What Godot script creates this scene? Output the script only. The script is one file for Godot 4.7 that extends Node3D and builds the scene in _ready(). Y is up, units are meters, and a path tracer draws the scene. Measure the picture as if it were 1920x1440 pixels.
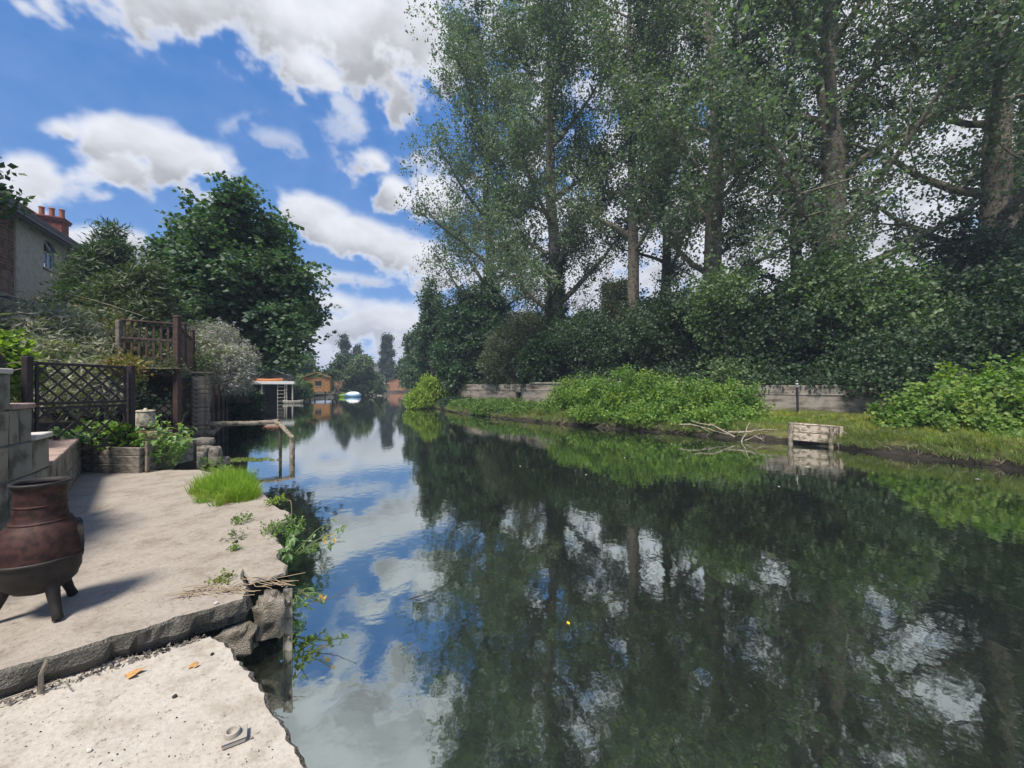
extends Node3D
# A calm river between gardens and a row of old poplars, seen from a broken concrete quay.
# Metres; y = 0 is the water; V(x, y, d) puts a point d metres ahead of where the photographer stands.

var rng := RandomNumberGenerator.new()
var M := {}
var T := {}
var L := {}
var taken := {}
var box_cache := {}
var rough := FastNoiseLite.new()
var soft := FastNoiseLite.new()


func V(x: float, y: float, d: float) -> Vector3:
	return Vector3(x, y, -d)


func _ready():
	rng.seed = 20240713
	rough.seed = 11
	rough.noise_type = FastNoiseLite.TYPE_SIMPLEX_SMOOTH
	rough.fractal_type = FastNoiseLite.FRACTAL_FBM
	rough.fractal_octaves = 4
	rough.frequency = 1.0
	soft.seed = 5
	soft.noise_type = FastNoiseLite.TYPE_SIMPLEX_SMOOTH
	soft.fractal_octaves = 2
	soft.frequency = 1.0
	set_view()
	make_materials()
	make_leaves()
	make_setting()
	make_quay()
	make_far_bank()
	make_poplars()
	make_understorey()
	make_garden()
	make_house()
	make_left_trees()
	make_distance()
	make_small_things()


func set_view():
	var cam := Camera3D.new()
	cam.name = "camera"
	cam.position = Vector3(0, 1.95, 0)
	cam.rotation_degrees = Vector3(0.1, 0, 0)
	cam.fov = 88.0
	cam.near = 0.05
	cam.far = 3000.0
	add_child(cam)
	cam.current = true

	var e := Environment.new()
	e.background_mode = Environment.BG_SKY
	var sky := Sky.new()
	var pan := PanoramaSkyMaterial.new()
	pan.panorama = cloudy_sky(3072)
	sky.sky_material = pan
	e.sky = sky
	e.background_energy_multiplier = 1.0
	e.tonemap_mode = Environment.TONE_MAPPER_LINEAR
	e.tonemap_exposure = 1.7
	e.fog_enabled = true
	e.fog_density = 0.0011
	e.fog_light_color = Color(0.80, 0.88, 1.0)
	e.sdfgi_enabled = true
	e.ssao_enabled = true
	e.ssil_enabled = true
	var we := WorldEnvironment.new()
	we.name = "world_environment"
	we.environment = e
	add_child(we)

	var sun := DirectionalLight3D.new()
	sun.name = "sun"
	sun.light_energy = 1.35
	sun.light_angular_distance = 14.0
	sun.light_color = Color(1.0, 0.96, 0.90)
	sun.shadow_enabled = true
	# high, over the gardens on the near bank
	sun.look_at_from_position(Vector3(-0.20, 0.88, 0.42) * 50.0, Vector3.ZERO, Vector3.UP)
	add_child(sun)


# ---------------------------------------------------------------- sky
# Cumulus as soft ellipses in directions (tangent right of ahead, tangent above the horizon): u, v, half width, half height, tilt, weight
const CLOUDS := [
	[-0.84, 0.98, 0.27, 0.14, -0.25, 1.25], [-0.50, 0.93, 0.26, 0.13, -0.30, 1.35], [-0.30, 0.90, 0.24, 0.17, -0.45, 1.35], [-0.53, 0.80, 0.13, 0.07, -0.5, 0.9],
	[-0.62, 0.90, 0.20, 0.12, -0.6, 1.0], [-0.30, 0.74, 0.05, 0.11, 0.2, 0.75], [-1.16, 0.96, 0.09, 0.05, 0.0, 0.7],
	[-0.97, 0.61, 0.19, 0.075, -0.12, 1.25], [-0.85, 0.57, 0.17, 0.08, -0.28, 1.2], [-0.99, 0.54, 0.14, 0.07, 0.1, 1.05], [-1.12, 0.63, 0.07, 0.035, -0.3, 0.8], [-0.76, 0.55, 0.08, 0.06, 0.0, 0.95],
	[-0.48, 0.42, 0.12, 0.055, -0.45, 1.2], [-0.36, 0.36, 0.15, 0.06, -0.42, 1.25], [-0.22, 0.30, 0.13, 0.08, -0.4, 1.2],
	[-0.35, 0.55, 0.06, 0.045, -0.5, 0.95], [-0.29, 0.48, 0.10, 0.045, -0.5, 1.0], [-0.19, 0.46, 0.09, 0.07, 0.2, 1.0],
	[-0.36, 0.15, 0.24, 0.075, -0.05, 1.2], [-0.45, 0.19, 0.10, 0.05, -0.2, 1.0], [-0.24, 0.10, 0.18, 0.07, 0.1, 1.1], [-0.52, 0.05, 0.3, 0.07, 0.0, 0.9], [-0.43, 0.27, 0.16, 0.02, -0.1, 0.55],
	[-1.22, 0.50, 0.10, 0.10, 0.0, 1.2], [-1.06, 0.36, 0.20, 0.045, 0.0, 1.2], [-1.32, 0.30, 0.2, 0.10, 0.0, 1.0],
	[-0.42, 0.70, 0.09, 0.03, -0.8, 0.5], [-0.70, 0.66, 0.05, 0.02, 0.3, 0.35], [-0.58, 0.62, 0.05, 0.02, -0.2, 0.4], [-0.42, 0.63, 0.06, 0.03, -0.9, 0.4],
	[0.70, 0.38, 0.86, 0.52, 0.1, 0.85], [0.50, 0.95, 0.70, 0.38, 0.0, 0.85], [1.15, 0.80, 0.8, 0.6, 0.0, 0.85], [0.18, 0.30, 0.40, 0.25, 0.2, 0.8],
]


func cloudy_sky(w: int) -> ImageTexture:
	var h := w / 2
	var half := h / 2
	var bands := 4
	var threads := []
	for b in bands:
		var t := Thread.new()
		t.start(sky_rows.bind(w, half * b / bands, half * (b + 1) / bands))
		threads.append(t)
	var data := PackedFloat32Array()
	for t in threads:
		data.append_array(t.wait_to_finish())
	var below := PackedFloat32Array()
	below.resize(w * half * 3)
	for i in w * half:
		below[i * 3] = 0.16
		below[i * 3 + 1] = 0.18
		below[i * 3 + 2] = 0.18
	data.append_array(below)
	return ImageTexture.create_from_image(Image.create_from_data(w, h, false, Image.FORMAT_RGBF, data.to_byte_array()))


func sky_rows(w: int, from: int, to: int) -> PackedFloat32Array:
	var fine := FastNoiseLite.new()
	fine.seed = 31
	fine.noise_type = FastNoiseLite.TYPE_SIMPLEX_SMOOTH
	fine.fractal_type = FastNoiseLite.FRACTAL_FBM
	fine.fractal_octaves = 6
	fine.fractal_gain = 0.56
	fine.frequency = 5.5
	var wide := FastNoiseLite.new()
	wide.seed = 77
	wide.noise_type = FastNoiseLite.TYPE_SIMPLEX_SMOOTH
	wide.fractal_type = FastNoiseLite.FRACTAL_FBM
	wide.fractal_octaves = 3
	wide.frequency = 1.6
	var out := PackedFloat32Array()
	out.resize(w * (to - from) * 3)
	var h := w / 2
	var at := 0
	var zenith := Color(0.036, 0.125, 0.345)
	var low := Color(0.16, 0.31, 0.56)
	for r in range(from, to):
		var el := PI / 2 - (r + 0.5) / h * PI
		var y := sin(el)
		var c := cos(el)
		# ellipses that can reach this row
		for k in w:
			var az := (k + 0.5) / w * TAU          # the panorama starts straight ahead
			var x := sin(az) * c
			var z := cos(az) * c          # ahead
			var n := fine.get_noise_3d(x, y * 1.5, z)
			var n2 := fine.get_noise_3d(x * 2.3 + 7.0, y * 3.2, z * 2.3)
			var far := wide.get_noise_3d(x, y * 1.4, z) * 1.5 + 0.12
			var d := -1.0
			var front := 0.0
			var wt := 1.0
			var low_sum := 0.0
			var pull_sum := 0.00001
			if z > 0.25:
				var u := x / z + n * 0.035
				var v := y / z + n2 * 0.03
				front = 1.0 - smoothstep(1.45, 1.9, absf(u))
				front *= 1.0 - smoothstep(1.1, 1.5, v)
				if front > 0.0:
					for e in CLOUDS:
						var du: float = u - e[0]
						var dv: float = v - e[1]
						if absf(du) > 1.0 or absf(dv) > 0.9:
							continue
						var a: float = (du * cos(e[4]) + dv * sin(e[4])) / e[2]
						var b: float = (dv * cos(e[4]) - du * sin(e[4])) / e[3]
						var q := a * a + b * b
						if q < 4.0:
							var here: float = e[5] * (1.0 - sqrt(q)) + 0.14
							if here > d:
								d = here
								wt = e[5]
							var pull := pow(maxf(0.0, here + 0.1), 3.0)
							low_sum += pull * clampf(b, -1.5, 1.5)
							pull_sum += pull
			d = lerpf(far, d, front)
			var dense := d + n * 0.50 + n2 * 0.72 - 0.16
			var cover := smoothstep(-0.20, 0.50, dense) * lerpf(1.0, clampf(wt * 1.7 - 0.15, 0.0, 1.0), front)
			var thick := smoothstep(0.05, 0.75, dense + n2 * 0.3)
			# cloud is whitest at its rim and crown, greyer toward its base
			var base := smoothstep(0.55, -0.75, low_sum / pull_sum * front + n * 0.8 - 0.15 * (1.0 - front))
			var bright := lerpf(0.56, 0.28, thick * clampf(base * 0.8 + 0.12 + n2 * 0.35, 0.0, 1.0))
			var t := pow(1.0 - y, 3.2)
			var sr := lerpf(zenith.r, low.r, t)
			var sg := lerpf(zenith.g, low.g, t)
			var sb := lerpf(zenith.b, low.b, t)
			# thin veil of high haze
			var veil := clampf(0.10 + n2 * 0.20 + n * 0.15, 0.0, 0.35) * 0.22
			sr = lerpf(sr, 0.55, veil)
			sg = lerpf(sg, 0.60, veil)
			sb = lerpf(sb, 0.72, veil)
			out[at] = lerpf(sr, bright * 0.955, cover)
			out[at + 1] = lerpf(sg, bright * 0.975, cover)
			out[at + 2] = lerpf(sb, bright * 1.045, cover)
			at += 3
	return out


# ---------------------------------------------------------------- tools
func numbered(called: String) -> String:
	var n: int = taken.get(called, 0)
	taken[called] = n + 1
	return called if n == 0 else "%s_%03d" % [called, n]


func tag(o: Node, label: String, category: String, group := "", kind := "") -> Node:
	if label:
		o.set_meta("label", label)
	if category:
		o.set_meta("category", category)
	if group:
		o.set_meta("group", group)
	if kind:
		o.set_meta("kind", kind)
	return o


func thing(called: String, label: String, category: String, at := Vector3.ZERO, turn := 0.0, group := "") -> Node3D:
	var o := Node3D.new()
	o.name = numbered(called)
	o.position = at
	o.rotation.y = turn
	add_child(o)
	tag(o, label, category, group)
	return o


func obj(called: String, mesh: Mesh, mat: Material, parent: Node = self, at := Transform3D()) -> MeshInstance3D:
	var o := MeshInstance3D.new()
	o.name = numbered(called) if parent == self else called
	o.mesh = mesh
	o.material_override = mat
	o.transform = at
	parent.add_child(o, true)
	return o


func structure(called: String, mesh: Mesh, mat: Material) -> MeshInstance3D:
	var o := obj(called, mesh, mat)
	o.set_meta("kind", "structure")
	return o


class Shape:
	var v := PackedVector3Array()
	var i := PackedInt32Array()
	var c := PackedColorArray()
	var uv := PackedVector2Array()

	func quad(a: Vector3, b: Vector3, cc: Vector3, d: Vector3):
		var n := v.size()
		v.append_array(PackedVector3Array([a, b, cc, d]))
		i.append_array(PackedInt32Array([n, n + 1, n + 2, n, n + 2, n + 3]))

	func tri(a: Vector3, b: Vector3, cc: Vector3):
		var n := v.size()
		v.append_array(PackedVector3Array([a, b, cc]))
		i.append_array(PackedInt32Array([n, n + 1, n + 2]))

	# rings of points joined into a skin; closed: each ring joins its last point to its first
	func skin(rings: Array, closed := true, caps := true):
		var n := v.size()
		var m: int = rings[0].size()
		for r in rings:
			v.append_array(PackedVector3Array(r))
		for a in rings.size() - 1:
			for k in (m if closed else m - 1):
				var p := n + a * m + k
				var q := n + a * m + (k + 1) % m
				i.append_array(PackedInt32Array([p, q + m, q, p, p + m, q + m]))
		if caps and closed:
			for e in [0, rings.size() - 1]:
				var mid := Vector3.ZERO
				for p in rings[e]:
					mid += p
				var at := v.size()
				v.append(mid / m)
				for k in m:
					var p := n + int(e) * m + k
					var q := n + int(e) * m + (k + 1) % m
					i.append_array(PackedInt32Array([at, p, q] if e == 0 else [at, q, p]))

	func tube(points: Array, radii: Array, sides := 6, caps := true):
		var rings := []
		var side := Vector3.ZERO
		for k in points.size():
			var dir: Vector3 = (points[mini(k + 1, points.size() - 1)] - points[maxi(k - 1, 0)]).normalized()
			if side == Vector3.ZERO:
				side = dir.cross(Vector3.RIGHT if absf(dir.x) < 0.8 else Vector3.UP).normalized()
			side = (side - dir * side.dot(dir)).normalized()
			var other := dir.cross(side)
			var ring := []
			for s in sides:
				var a := TAU * s / sides
				ring.append(points[k] + (side * cos(a) + other * sin(a)) * radii[k])
			rings.append(ring)
		skin(rings, true, caps)

	func mesh(smooth := true) -> ArrayMesh:
		var vv := v
		var ii := i
		var nn := PackedVector3Array()
		var cs := c
		if smooth:
			nn.resize(v.size())
			for t in range(0, i.size(), 3):
				var f := (v[i[t + 2]] - v[i[t]]).cross(v[i[t + 1]] - v[i[t]])
				for k in 3:
					nn[i[t + k]] += f
			for k in nn.size():
				nn[k] = nn[k].normalized()
		else:
			vv = PackedVector3Array()
			ii = PackedInt32Array()
			cs = PackedColorArray()
			for t in range(0, i.size(), 3):
				var f := (v[i[t + 2]] - v[i[t]]).cross(v[i[t + 1]] - v[i[t]]).normalized()
				for k in 3:
					ii.append(vv.size())
					vv.append(v[i[t + k]])
					nn.append(f)
					if c.size():
						cs.append(c[i[t + k]])
		var a := []
		a.resize(Mesh.ARRAY_MAX)
		a[Mesh.ARRAY_VERTEX] = vv
		a[Mesh.ARRAY_INDEX] = ii
		a[Mesh.ARRAY_NORMAL] = nn
		if cs.size() == vv.size():
			a[Mesh.ARRAY_COLOR] = cs
		if uv.size() == vv.size():
			a[Mesh.ARRAY_TEX_UV] = uv
		var m := ArrayMesh.new()
		m.add_surface_from_arrays(Mesh.PRIMITIVE_TRIANGLES, a)
		return m


# a box with worn, chamfered edges; wear moves its corners a little
func worn_box(size: Vector3, bevel := 0.006, wear := 0.0, variant := 0) -> ArrayMesh:
	var key := "%.3f %.3f %.3f %.3f %.3f %d" % [size.x, size.y, size.z, bevel, wear, variant]
	if box_cache.has(key):
		return box_cache[key]
	var r := RandomNumberGenerator.new()
	r.seed = hash(key)
	var s := Shape.new()
	var hs := size / 2
	var b := minf(bevel, minf(hs.x, minf(hs.y, hs.z)) * 0.6)
	var corner := {}
	for sx in [-1, 1]:
		for sy in [-1, 1]:
			for sz in [-1, 1]:
				var j := Vector3(r.randf_range(-1, 1), r.randf_range(-1, 1), r.randf_range(-1, 1)) * wear
				var p := Vector3(sx * hs.x, sy * hs.y, sz * hs.z) + j
				for ax in 3:
					var q := p
					for o in 3:
						if o != ax:
							q[o] -= signf(p[o]) * b
					corner[[sx, sy, sz, ax]] = q
	for ax in 3:
		var o1 := (ax + 1) % 3
		var o2 := (ax + 2) % 3
		for sg in [-1, 1]:
			var q := []
			for pr in [[-1, -1], [1, -1], [1, 1], [-1, 1]]:
				var k := [0, 0, 0]
				k[ax] = sg
				k[o1] = pr[0]
				k[o2] = pr[1]
				q.append(corner[[k[0], k[1], k[2], ax]])
			if sg < 0:
				s.quad(q[0], q[1], q[2], q[3])
			else:
				s.quad(q[3], q[2], q[1], q[0])
		for p1 in [-1, 1]:
			for p2 in [-1, 1]:
				var e := []
				for sg in [-1, 1]:
					var k := [0, 0, 0]
					k[ax] = sg
					k[o1] = p1
					k[o2] = p2
					e.append(corner[[k[0], k[1], k[2], o1]])
					e.append(corner[[k[0], k[1], k[2], o2]])
				if p1 * p2 > 0:
					s.quad(e[0], e[2], e[3], e[1])
				else:
					s.quad(e[1], e[3], e[2], e[0])
	for sx in [-1, 1]:
		for sy in [-1, 1]:
			for sz in [-1, 1]:
				var a: Vector3 = corner[[sx, sy, sz, 0]]
				var bb: Vector3 = corner[[sx, sy, sz, 1]]
				var cc: Vector3 = corner[[sx, sy, sz, 2]]
				if sx * sy * sz > 0:
					s.tri(a, cc, bb)
				else:
					s.tri(a, bb, cc)
	var m := s.mesh(false)
	box_cache[key] = m
	return m


func frame_along(a: Vector3, b: Vector3, up := Vector3.UP) -> Transform3D:
	var x := (b - a).normalized()
	if absf(x.dot(up)) > 0.97:
		up = Vector3.BACK
	var z := x.cross(up).normalized()
	var y := z.cross(x).normalized()
	return Transform3D(Basis(x, y, z), (a + b) / 2)


# a straight timber from a to b: tall across up, thick across the other way
func beam(parent: Node, called: String, a: Vector3, b: Vector3, tall: float, thick: float, mat: Material, bevel := 0.004, wear := 0.0, up := Vector3.UP) -> MeshInstance3D:
	var len := snappedf(a.distance_to(b), 0.01)
	return obj(called, worn_box(Vector3(len, tall, thick), bevel, wear, rng.randi() % 3), mat, parent, frame_along(a, b, up))


func rod(parent: Node, called: String, points: Array, r0: float, r1: float, mat: Material, sides := 7, bumps := 0.0) -> MeshInstance3D:
	var s := Shape.new()
	var radii := []
	for k in points.size():
		radii.append(lerpf(r0, r1, float(k) / (points.size() - 1)) * (1.0 + rng.randf_range(-1, 1) * bumps))
	s.tube(points, radii, sides)
	return obj(called, s.mesh(), mat, parent)


func lathe(profile: Array, sides := 32) -> ArrayMesh:
	var s := Shape.new()
	var rings := []
	for p in profile:
		var ring := []
		for k in sides:
			var a := TAU * k / sides
			ring.append(Vector3(cos(a) * p.x, p.y, -sin(a) * p.x))
		rings.append(ring)
	s.skin(rings, true, false)
	return s.mesh()


func lumpy(size: Vector3, amp: float, sd: int, rings := 9, sides := 14, square := 1.0) -> ArrayMesh:
	var s := Shape.new()
	var all := []
	for r in rings + 1:
		var el := lerpf(-PI / 2, PI / 2, float(r) / rings) * 0.999
		var ring := []
		for k in sides:
			var az := TAU * k / sides
			var d := Vector3(cos(el) * cos(az), sin(el), -cos(el) * sin(az))
			var q := d
			if square < 1.0:
				q = Vector3(signf(d.x) * pow(absf(d.x), square), signf(d.y) * pow(absf(d.y), square), signf(d.z) * pow(absf(d.z), square))
			var f := 1.0 + amp * rough.get_noise_3d(d.x * 1.3 + sd * 3.7, d.y * 1.3, d.z * 1.3 - sd)
			ring.append(q * size * 0.5 * f)
		all.append(ring)
	s.skin(all)
	return s.mesh()


# ---------------------------------------------------------------- leaves
# one folded leaf: base, length along dir, its flat side facing n
func leaf_into(s: Shape, base: Vector3, dir: Vector3, n: Vector3, length: float, width: float, fold: float, tint: float, droop := 0.0, widest := 0.4):
	dir = dir.normalized()
	var side := dir.cross(n).normalized()
	n = side.cross(dir).normalized()
	var tip := base + dir * length - n * droop * length
	var mid := base + dir * length * widest - n * fold * width
	var l := base + dir * length * widest + side * width * 0.5
	var r := base + dir * length * widest - side * width * 0.5
	var k := s.v.size()
	s.v.append_array(PackedVector3Array([base, l, tip, r, mid]))
	for q in 5:
		s.c.append(Color(tint, tint, tint))
	s.i.append_array(PackedInt32Array([k, k + 1, k + 4, k + 1, k + 2, k + 4, k + 2, k + 3, k + 4, k + 3, k, k + 4]))


func any_dir(r: RandomNumberGenerator) -> Vector3:
	var d := Vector3(r.randfn(), r.randfn(), r.randfn())
	return d.normalized() if d.length() > 0.01 else Vector3.UP


# a twig's worth of leaves within radius, most of them facing up by flat (0 any way, 1 level)
func leaf_clump(sd: int, count: int, radius: float, length: float, width: float, flat: float, fold := 0.12, droop := 0.1, widest := 0.4, squash := 0.7) -> ArrayMesh:
	var r := RandomNumberGenerator.new()
	r.seed = sd
	var s := Shape.new()
	for k in count:
		var p := any_dir(r) * radius * pow(r.randf(), 0.45)
		p.y *= squash
		var n := any_dir(r).lerp(Vector3.UP, flat).normalized()
		var d := (Vector3(p.x, 0, p.z) * (0.6 / maxf(radius, 0.01)) + any_dir(r) * 0.9).normalized()
		d = (d - n * d.dot(n)).normalized()
		var sc := r.randf_range(0.7, 1.2)
		leaf_into(s, p, d, n, length * sc, width * sc, fold, r.randf_range(0.72, 1.25), droop, widest)
	return s.mesh(false)


func blade_clump(sd: int, count: int, spread: float, height: float, width: float, bend: float) -> ArrayMesh:
	var r := RandomNumberGenerator.new()
	r.seed = sd
	var s := Shape.new()
	for k in count:
		var a := r.randf() * TAU
		var out := Vector3(cos(a), 0, sin(a))
		var p := out * spread * sqrt(r.randf())
		var h := height * r.randf_range(0.55, 1.15)
		var lean := bend * r.randf_range(0.2, 1.2)
		var side := Vector3(-sin(a + 0.6), 0, cos(a + 0.6)) * width * 0.5
		var m := p + Vector3.UP * h * 0.55 + out * h * lean * 0.3
		var t := p + Vector3.UP * h * (1.0 - lean * 0.25) + out * h * lean
		var tint := r.randf_range(0.75, 1.25)
		var n := s.v.size()
		s.v.append_array(PackedVector3Array([p - side, p + side, m + side * 0.8, m - side * 0.8, t]))
		for q in 5:
			s.c.append(Color(tint, tint, tint * r.randf_range(0.85, 1.1)))
		s.i.append_array(PackedInt32Array([n, n + 1, n + 2, n, n + 2, n + 3, n + 3, n + 2, n + 4]))
	return s.mesh(false)


class Many:
	var b := PackedFloat32Array()
	var n := 0

	func put(m: Basis, o: Vector3, c: Color):
		b.append_array(PackedFloat32Array([m.x.x, m.y.x, m.z.x, o.x, m.x.y, m.y.y, m.z.y, o.y, m.x.z, m.y.z, m.z.z, o.z, c.r, c.g, c.b, 1.0]))
		n += 1

	func make(mesh: Mesh) -> MultiMesh:
		var mm := MultiMesh.new()
		mm.transform_format = MultiMesh.TRANSFORM_3D
		mm.use_colors = true
		mm.mesh = mesh
		mm.instance_count = n
		mm.buffer = b
		return mm


func scatter(called: String, parent: Node, many: Many, mesh: Mesh, mat: Material) -> MultiMeshInstance3D:
	var o := MultiMeshInstance3D.new()
	o.name = numbered(called) if parent == self else called
	o.multimesh = many.make(mesh)
	o.material_override = mat
	o.set_meta("kind", "stuff")
	parent.add_child(o, true)
	return o


func any_turn(tilt: float, size: float) -> Basis:
	return Basis.from_euler(Vector3(rng.randf_range(-tilt, tilt), rng.randf() * TAU, rng.randf_range(-tilt, tilt))).scaled(Vector3.ONE * size)


func mixed(a: Color, b: Color, spread := 0.18) -> Color:
	var c := a.lerp(b, rng.randf())
	var f := 1.0 + rng.randf_range(-spread, spread)
	return Color(c.r * f, c.g * f, c.b * f)


# ---------------------------------------------------------------- trees
# o: h, r (trunk radius), lean, from/to (where limbs leave, share of height), limbs, reach, angle (from upright, radians), curl (upward bend),
# leaf (mesh), leaves, spread, a, b (leaf colours), size, ivy (height of an ivy sleeve), bark, top (reach at the top relative to the bottom)
func tree(called: String, label: String, category: String, at: Vector3, o: Dictionary, group := "") -> Node3D:
	var t := thing(called, label, category, at, 0.0, group)
	var h: float = o.h
	var r0: float = o.r
	var lean: Vector3 = o.get("lean", Vector3.ZERO)
	var pts := []
	var rad := []
	var steps := int(clampf(h, 8, 26))
	var ph := rng.randf() * 20.0
	for k in steps + 1:
		var f := float(k) / steps
		var wob := Vector3(rough.get_noise_2d(f * 2.0, ph), 0, rough.get_noise_2d(f * 2.0, ph + 9.0)) * h * 0.035 * f
		pts.append(Vector3(0, f * h - 0.25, 0) + lean * f + wob)
		rad.append(r0 * (pow(1.0 - f, 0.8) * 0.94 + 0.03) * (1.0 + 0.45 * exp(-f * h * 1.4)) * (1.0 + 0.05 * rough.get_noise_2d(k * 1.7, ph)))
	var s := Shape.new()
	s.tube(pts, rad, 12)
	obj("trunk", s.mesh(), o.bark, t)
	var bones := []          # [a, b, weight] where leaves grow
	var limbs: int = o.limbs
	var turn := rng.randf() * TAU
	for k in limbs:
		var f: float = lerpf(o.from, o.to, (k + rng.randf_range(0.1, 0.9)) / limbs)
		var at_i := f * steps
		var i0 := mini(int(at_i), steps - 1)
		var p: Vector3 = pts[i0].lerp(pts[i0 + 1], at_i - i0)
		var pr: float = rad[i0]
		turn += 2.4 + rng.randf_range(-0.5, 0.5)
		var share := (f - float(o.from)) / maxf(0.01, float(o.to) - float(o.from))
		var reach: float = float(o.reach) * lerpf(1.0, o.get("top", 0.45), share) * rng.randf_range(0.75, 1.2)
		var ang: float = float(o.angle) * rng.randf_range(0.8, 1.25) * lerpf(1.1, 0.75, share)
		var dir := Vector3(cos(turn) * sin(ang), cos(ang), sin(turn) * sin(ang))
		var ls := Shape.new()
		var lp := [p]
		var lr := [minf(pr * 0.55, 0.03 + reach * 0.021)]
		var seg := 6
		var q := p
		for j in seg:
			q = q + dir * reach / seg
			lp.append(q)
			lr.append(lr[0] * (1.0 - float(j + 1) / (seg + 0.6)))
			dir = (dir + Vector3.UP * float(o.curl) + any_dir(rng) * 0.22).normalized()
		ls.tube(lp, lr, 7)
		for j in seg:
			if j >= 1:
				bones.append([lp[j], lp[j + 1], 0.5 + 0.25 * j])
		var subs: int = o.get("subs", 5)
		for j in subs:
			var g := rng.randf_range(0.25, 0.98) * seg
			var g0 := mini(int(g), seg - 1)
			var sp: Vector3 = lp[g0].lerp(lp[g0 + 1], g - g0)
			var sd: Vector3 = ((lp[g0 + 1] - lp[g0]).normalized() * 0.7 + any_dir(rng) + Vector3.UP * float(o.curl)).normalized()
			var sl: float = reach * rng.randf_range(0.22, 0.45)
			var m := sp + sd * sl * 0.5 + any_dir(rng) * sl * 0.06
			var e := m + (sd + Vector3.UP * float(o.curl) * 1.5).normalized() * sl * 0.5
			ls.tube([sp, m, e], [lr[g0] * 0.4, lr[g0] * 0.28, 0.006], 4, false)
			bones.append([sp, m, 0.8])
			bones.append([m, e, 1.3])
		obj("limb", ls.mesh(), o.bark, t)
	for k in range(int(steps * float(o.to)), steps):
		bones.append([pts[k], pts[k + 1], 1.2])
	var sum := 0.0
	var acc := []
	for bn in bones:
		sum += bn[0].distance_to(bn[1]) * float(bn[2])
		acc.append(sum)
	var many := Many.new()
	var spread: float = o.spread
	var size: float = o.get("size", 1.0)
	for k in int(o.leaves):
		var bi := acc.bsearch(rng.randf() * sum)
		var bn: Array = bones[mini(bi, bones.size() - 1)]
		var p: Vector3 = bn[0].lerp(bn[1], rng.randf()) + Vector3(rng.randfn(), rng.randfn() * 0.8, rng.randfn()) * spread
		many.put(any_turn(o.get("tilt", 1.2), size * rng.randf_range(0.75, 1.25)), p, mixed(o.a, o.b))
	if o.get("ivy", 0.0) > 0.0:
		var top: float = o.ivy
		for k in int(top * 150.0 * r0 / 0.6):
			var f := pow(rng.randf(), 1.15) * top / h
			var at_i := f * steps
			var i0 := mini(int(at_i), steps - 1)
			var p: Vector3 = pts[i0].lerp(pts[i0 + 1], at_i - i0)
			var a := rng.randf() * TAU
			var rr: float = rad[i0] + rng.randf_range(0.0, 0.45) * (1.0 - 0.6 * f * h / top)
			many.put(any_turn(1.5, size * rng.randf_range(0.6, 0.9)), p + Vector3(cos(a), 0, sin(a)) * rr, mixed(Color(0.035, 0.075, 0.035), Color(0.055, 0.10, 0.045)))
	scatter("crown", t, many, o.leaf, M.leaf)
	return t


# a bush from leafy lobes [centre, radii]; the outline is broken up by noise
func bush(called: String, label: String, category: String, at: Vector3, lobes: Array, o: Dictionary, group := "") -> Node3D:
	var t := thing(called, label, category, at, 0.0, group)
	var s := Shape.new()
	var vol := 0.0
	var acc := []
	for lb in lobes:
		var rr: Vector3 = lb[1]
		vol += pow(rr.x * rr.y * rr.z, 0.72)
		acc.append(vol)
		for k in o.get("stems", 3):
			var foot := Vector3(lb[0].x * 0.5 + rng.randf_range(-0.2, 0.2), -0.15, lb[0].z * 0.5 + rng.randf_range(-0.2, 0.2))
			var tip: Vector3 = lb[0] + any_dir(rng) * rr * 0.8
			var mid := foot.lerp(tip, 0.5) + any_dir(rng) * 0.08 * foot.distance_to(tip)
			var th: float = o.get("stem", 0.02)
			s.tube([foot, mid, tip], [th, th * 0.7, th * 0.25], 5, false)
	obj("stems", s.mesh(), o.get("bark", M.twig), t).set_meta("kind", "stuff")
	var many := Many.new()
	var sd := rng.randf() * 50.0
	var ragged: float = o.get("ragged", 0.45)
	var lump: float = o.get("lump", 1.0)
	var deep: float = o.get("deep", 0.33)
	for k in int(o.leaves):
		var li := acc.bsearch(rng.randf() * vol)
		var lb: Array = lobes[mini(li, lobes.size() - 1)]
		var d := any_dir(rng)
		var rr: Vector3 = lb[1]
		var w: Vector3 = lb[0] + d * rr
		var f := 1.0 + ragged * rough.get_noise_3d(w.x / lump + sd, w.y / lump, w.z / lump)
		var p: Vector3 = lb[0] + d * rr * f * pow(rng.randf(), deep)
		if p.y < 0.0:
			p.y = rng.randf_range(0.0, 0.15)
		var c := mixed(o.a, o.b)
		if o.has("c") and rough.get_noise_3d(p.x * 0.8 - sd, p.y * 0.8, p.z * 0.8) > 0.12:
			c = c.lerp(o.c, rng.randf())
		var face: float = o.get("face", 0.0)
		var bs := any_turn(o.get("tilt", 0.9), float(o.get("size", 1.0)) * rng.randf_range(0.75, 1.25))
		if face > 0.0:
			var ax := Vector3.UP.cross((Vector3.UP.lerp(d, face)).normalized())
			if ax.length() > 0.01:
				bs = Basis(ax.normalized(), Vector3.UP.angle_to(Vector3.UP.lerp(d, face).normalized())) * bs
		many.put(bs, p, c)
	scatter("foliage", t, many, o.leaf, o.get("mat", M.leaf))
	return t


# ---------------------------------------------------------------- materials
func grey(v: float) -> Color:
	return Color(v, v, v)


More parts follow.
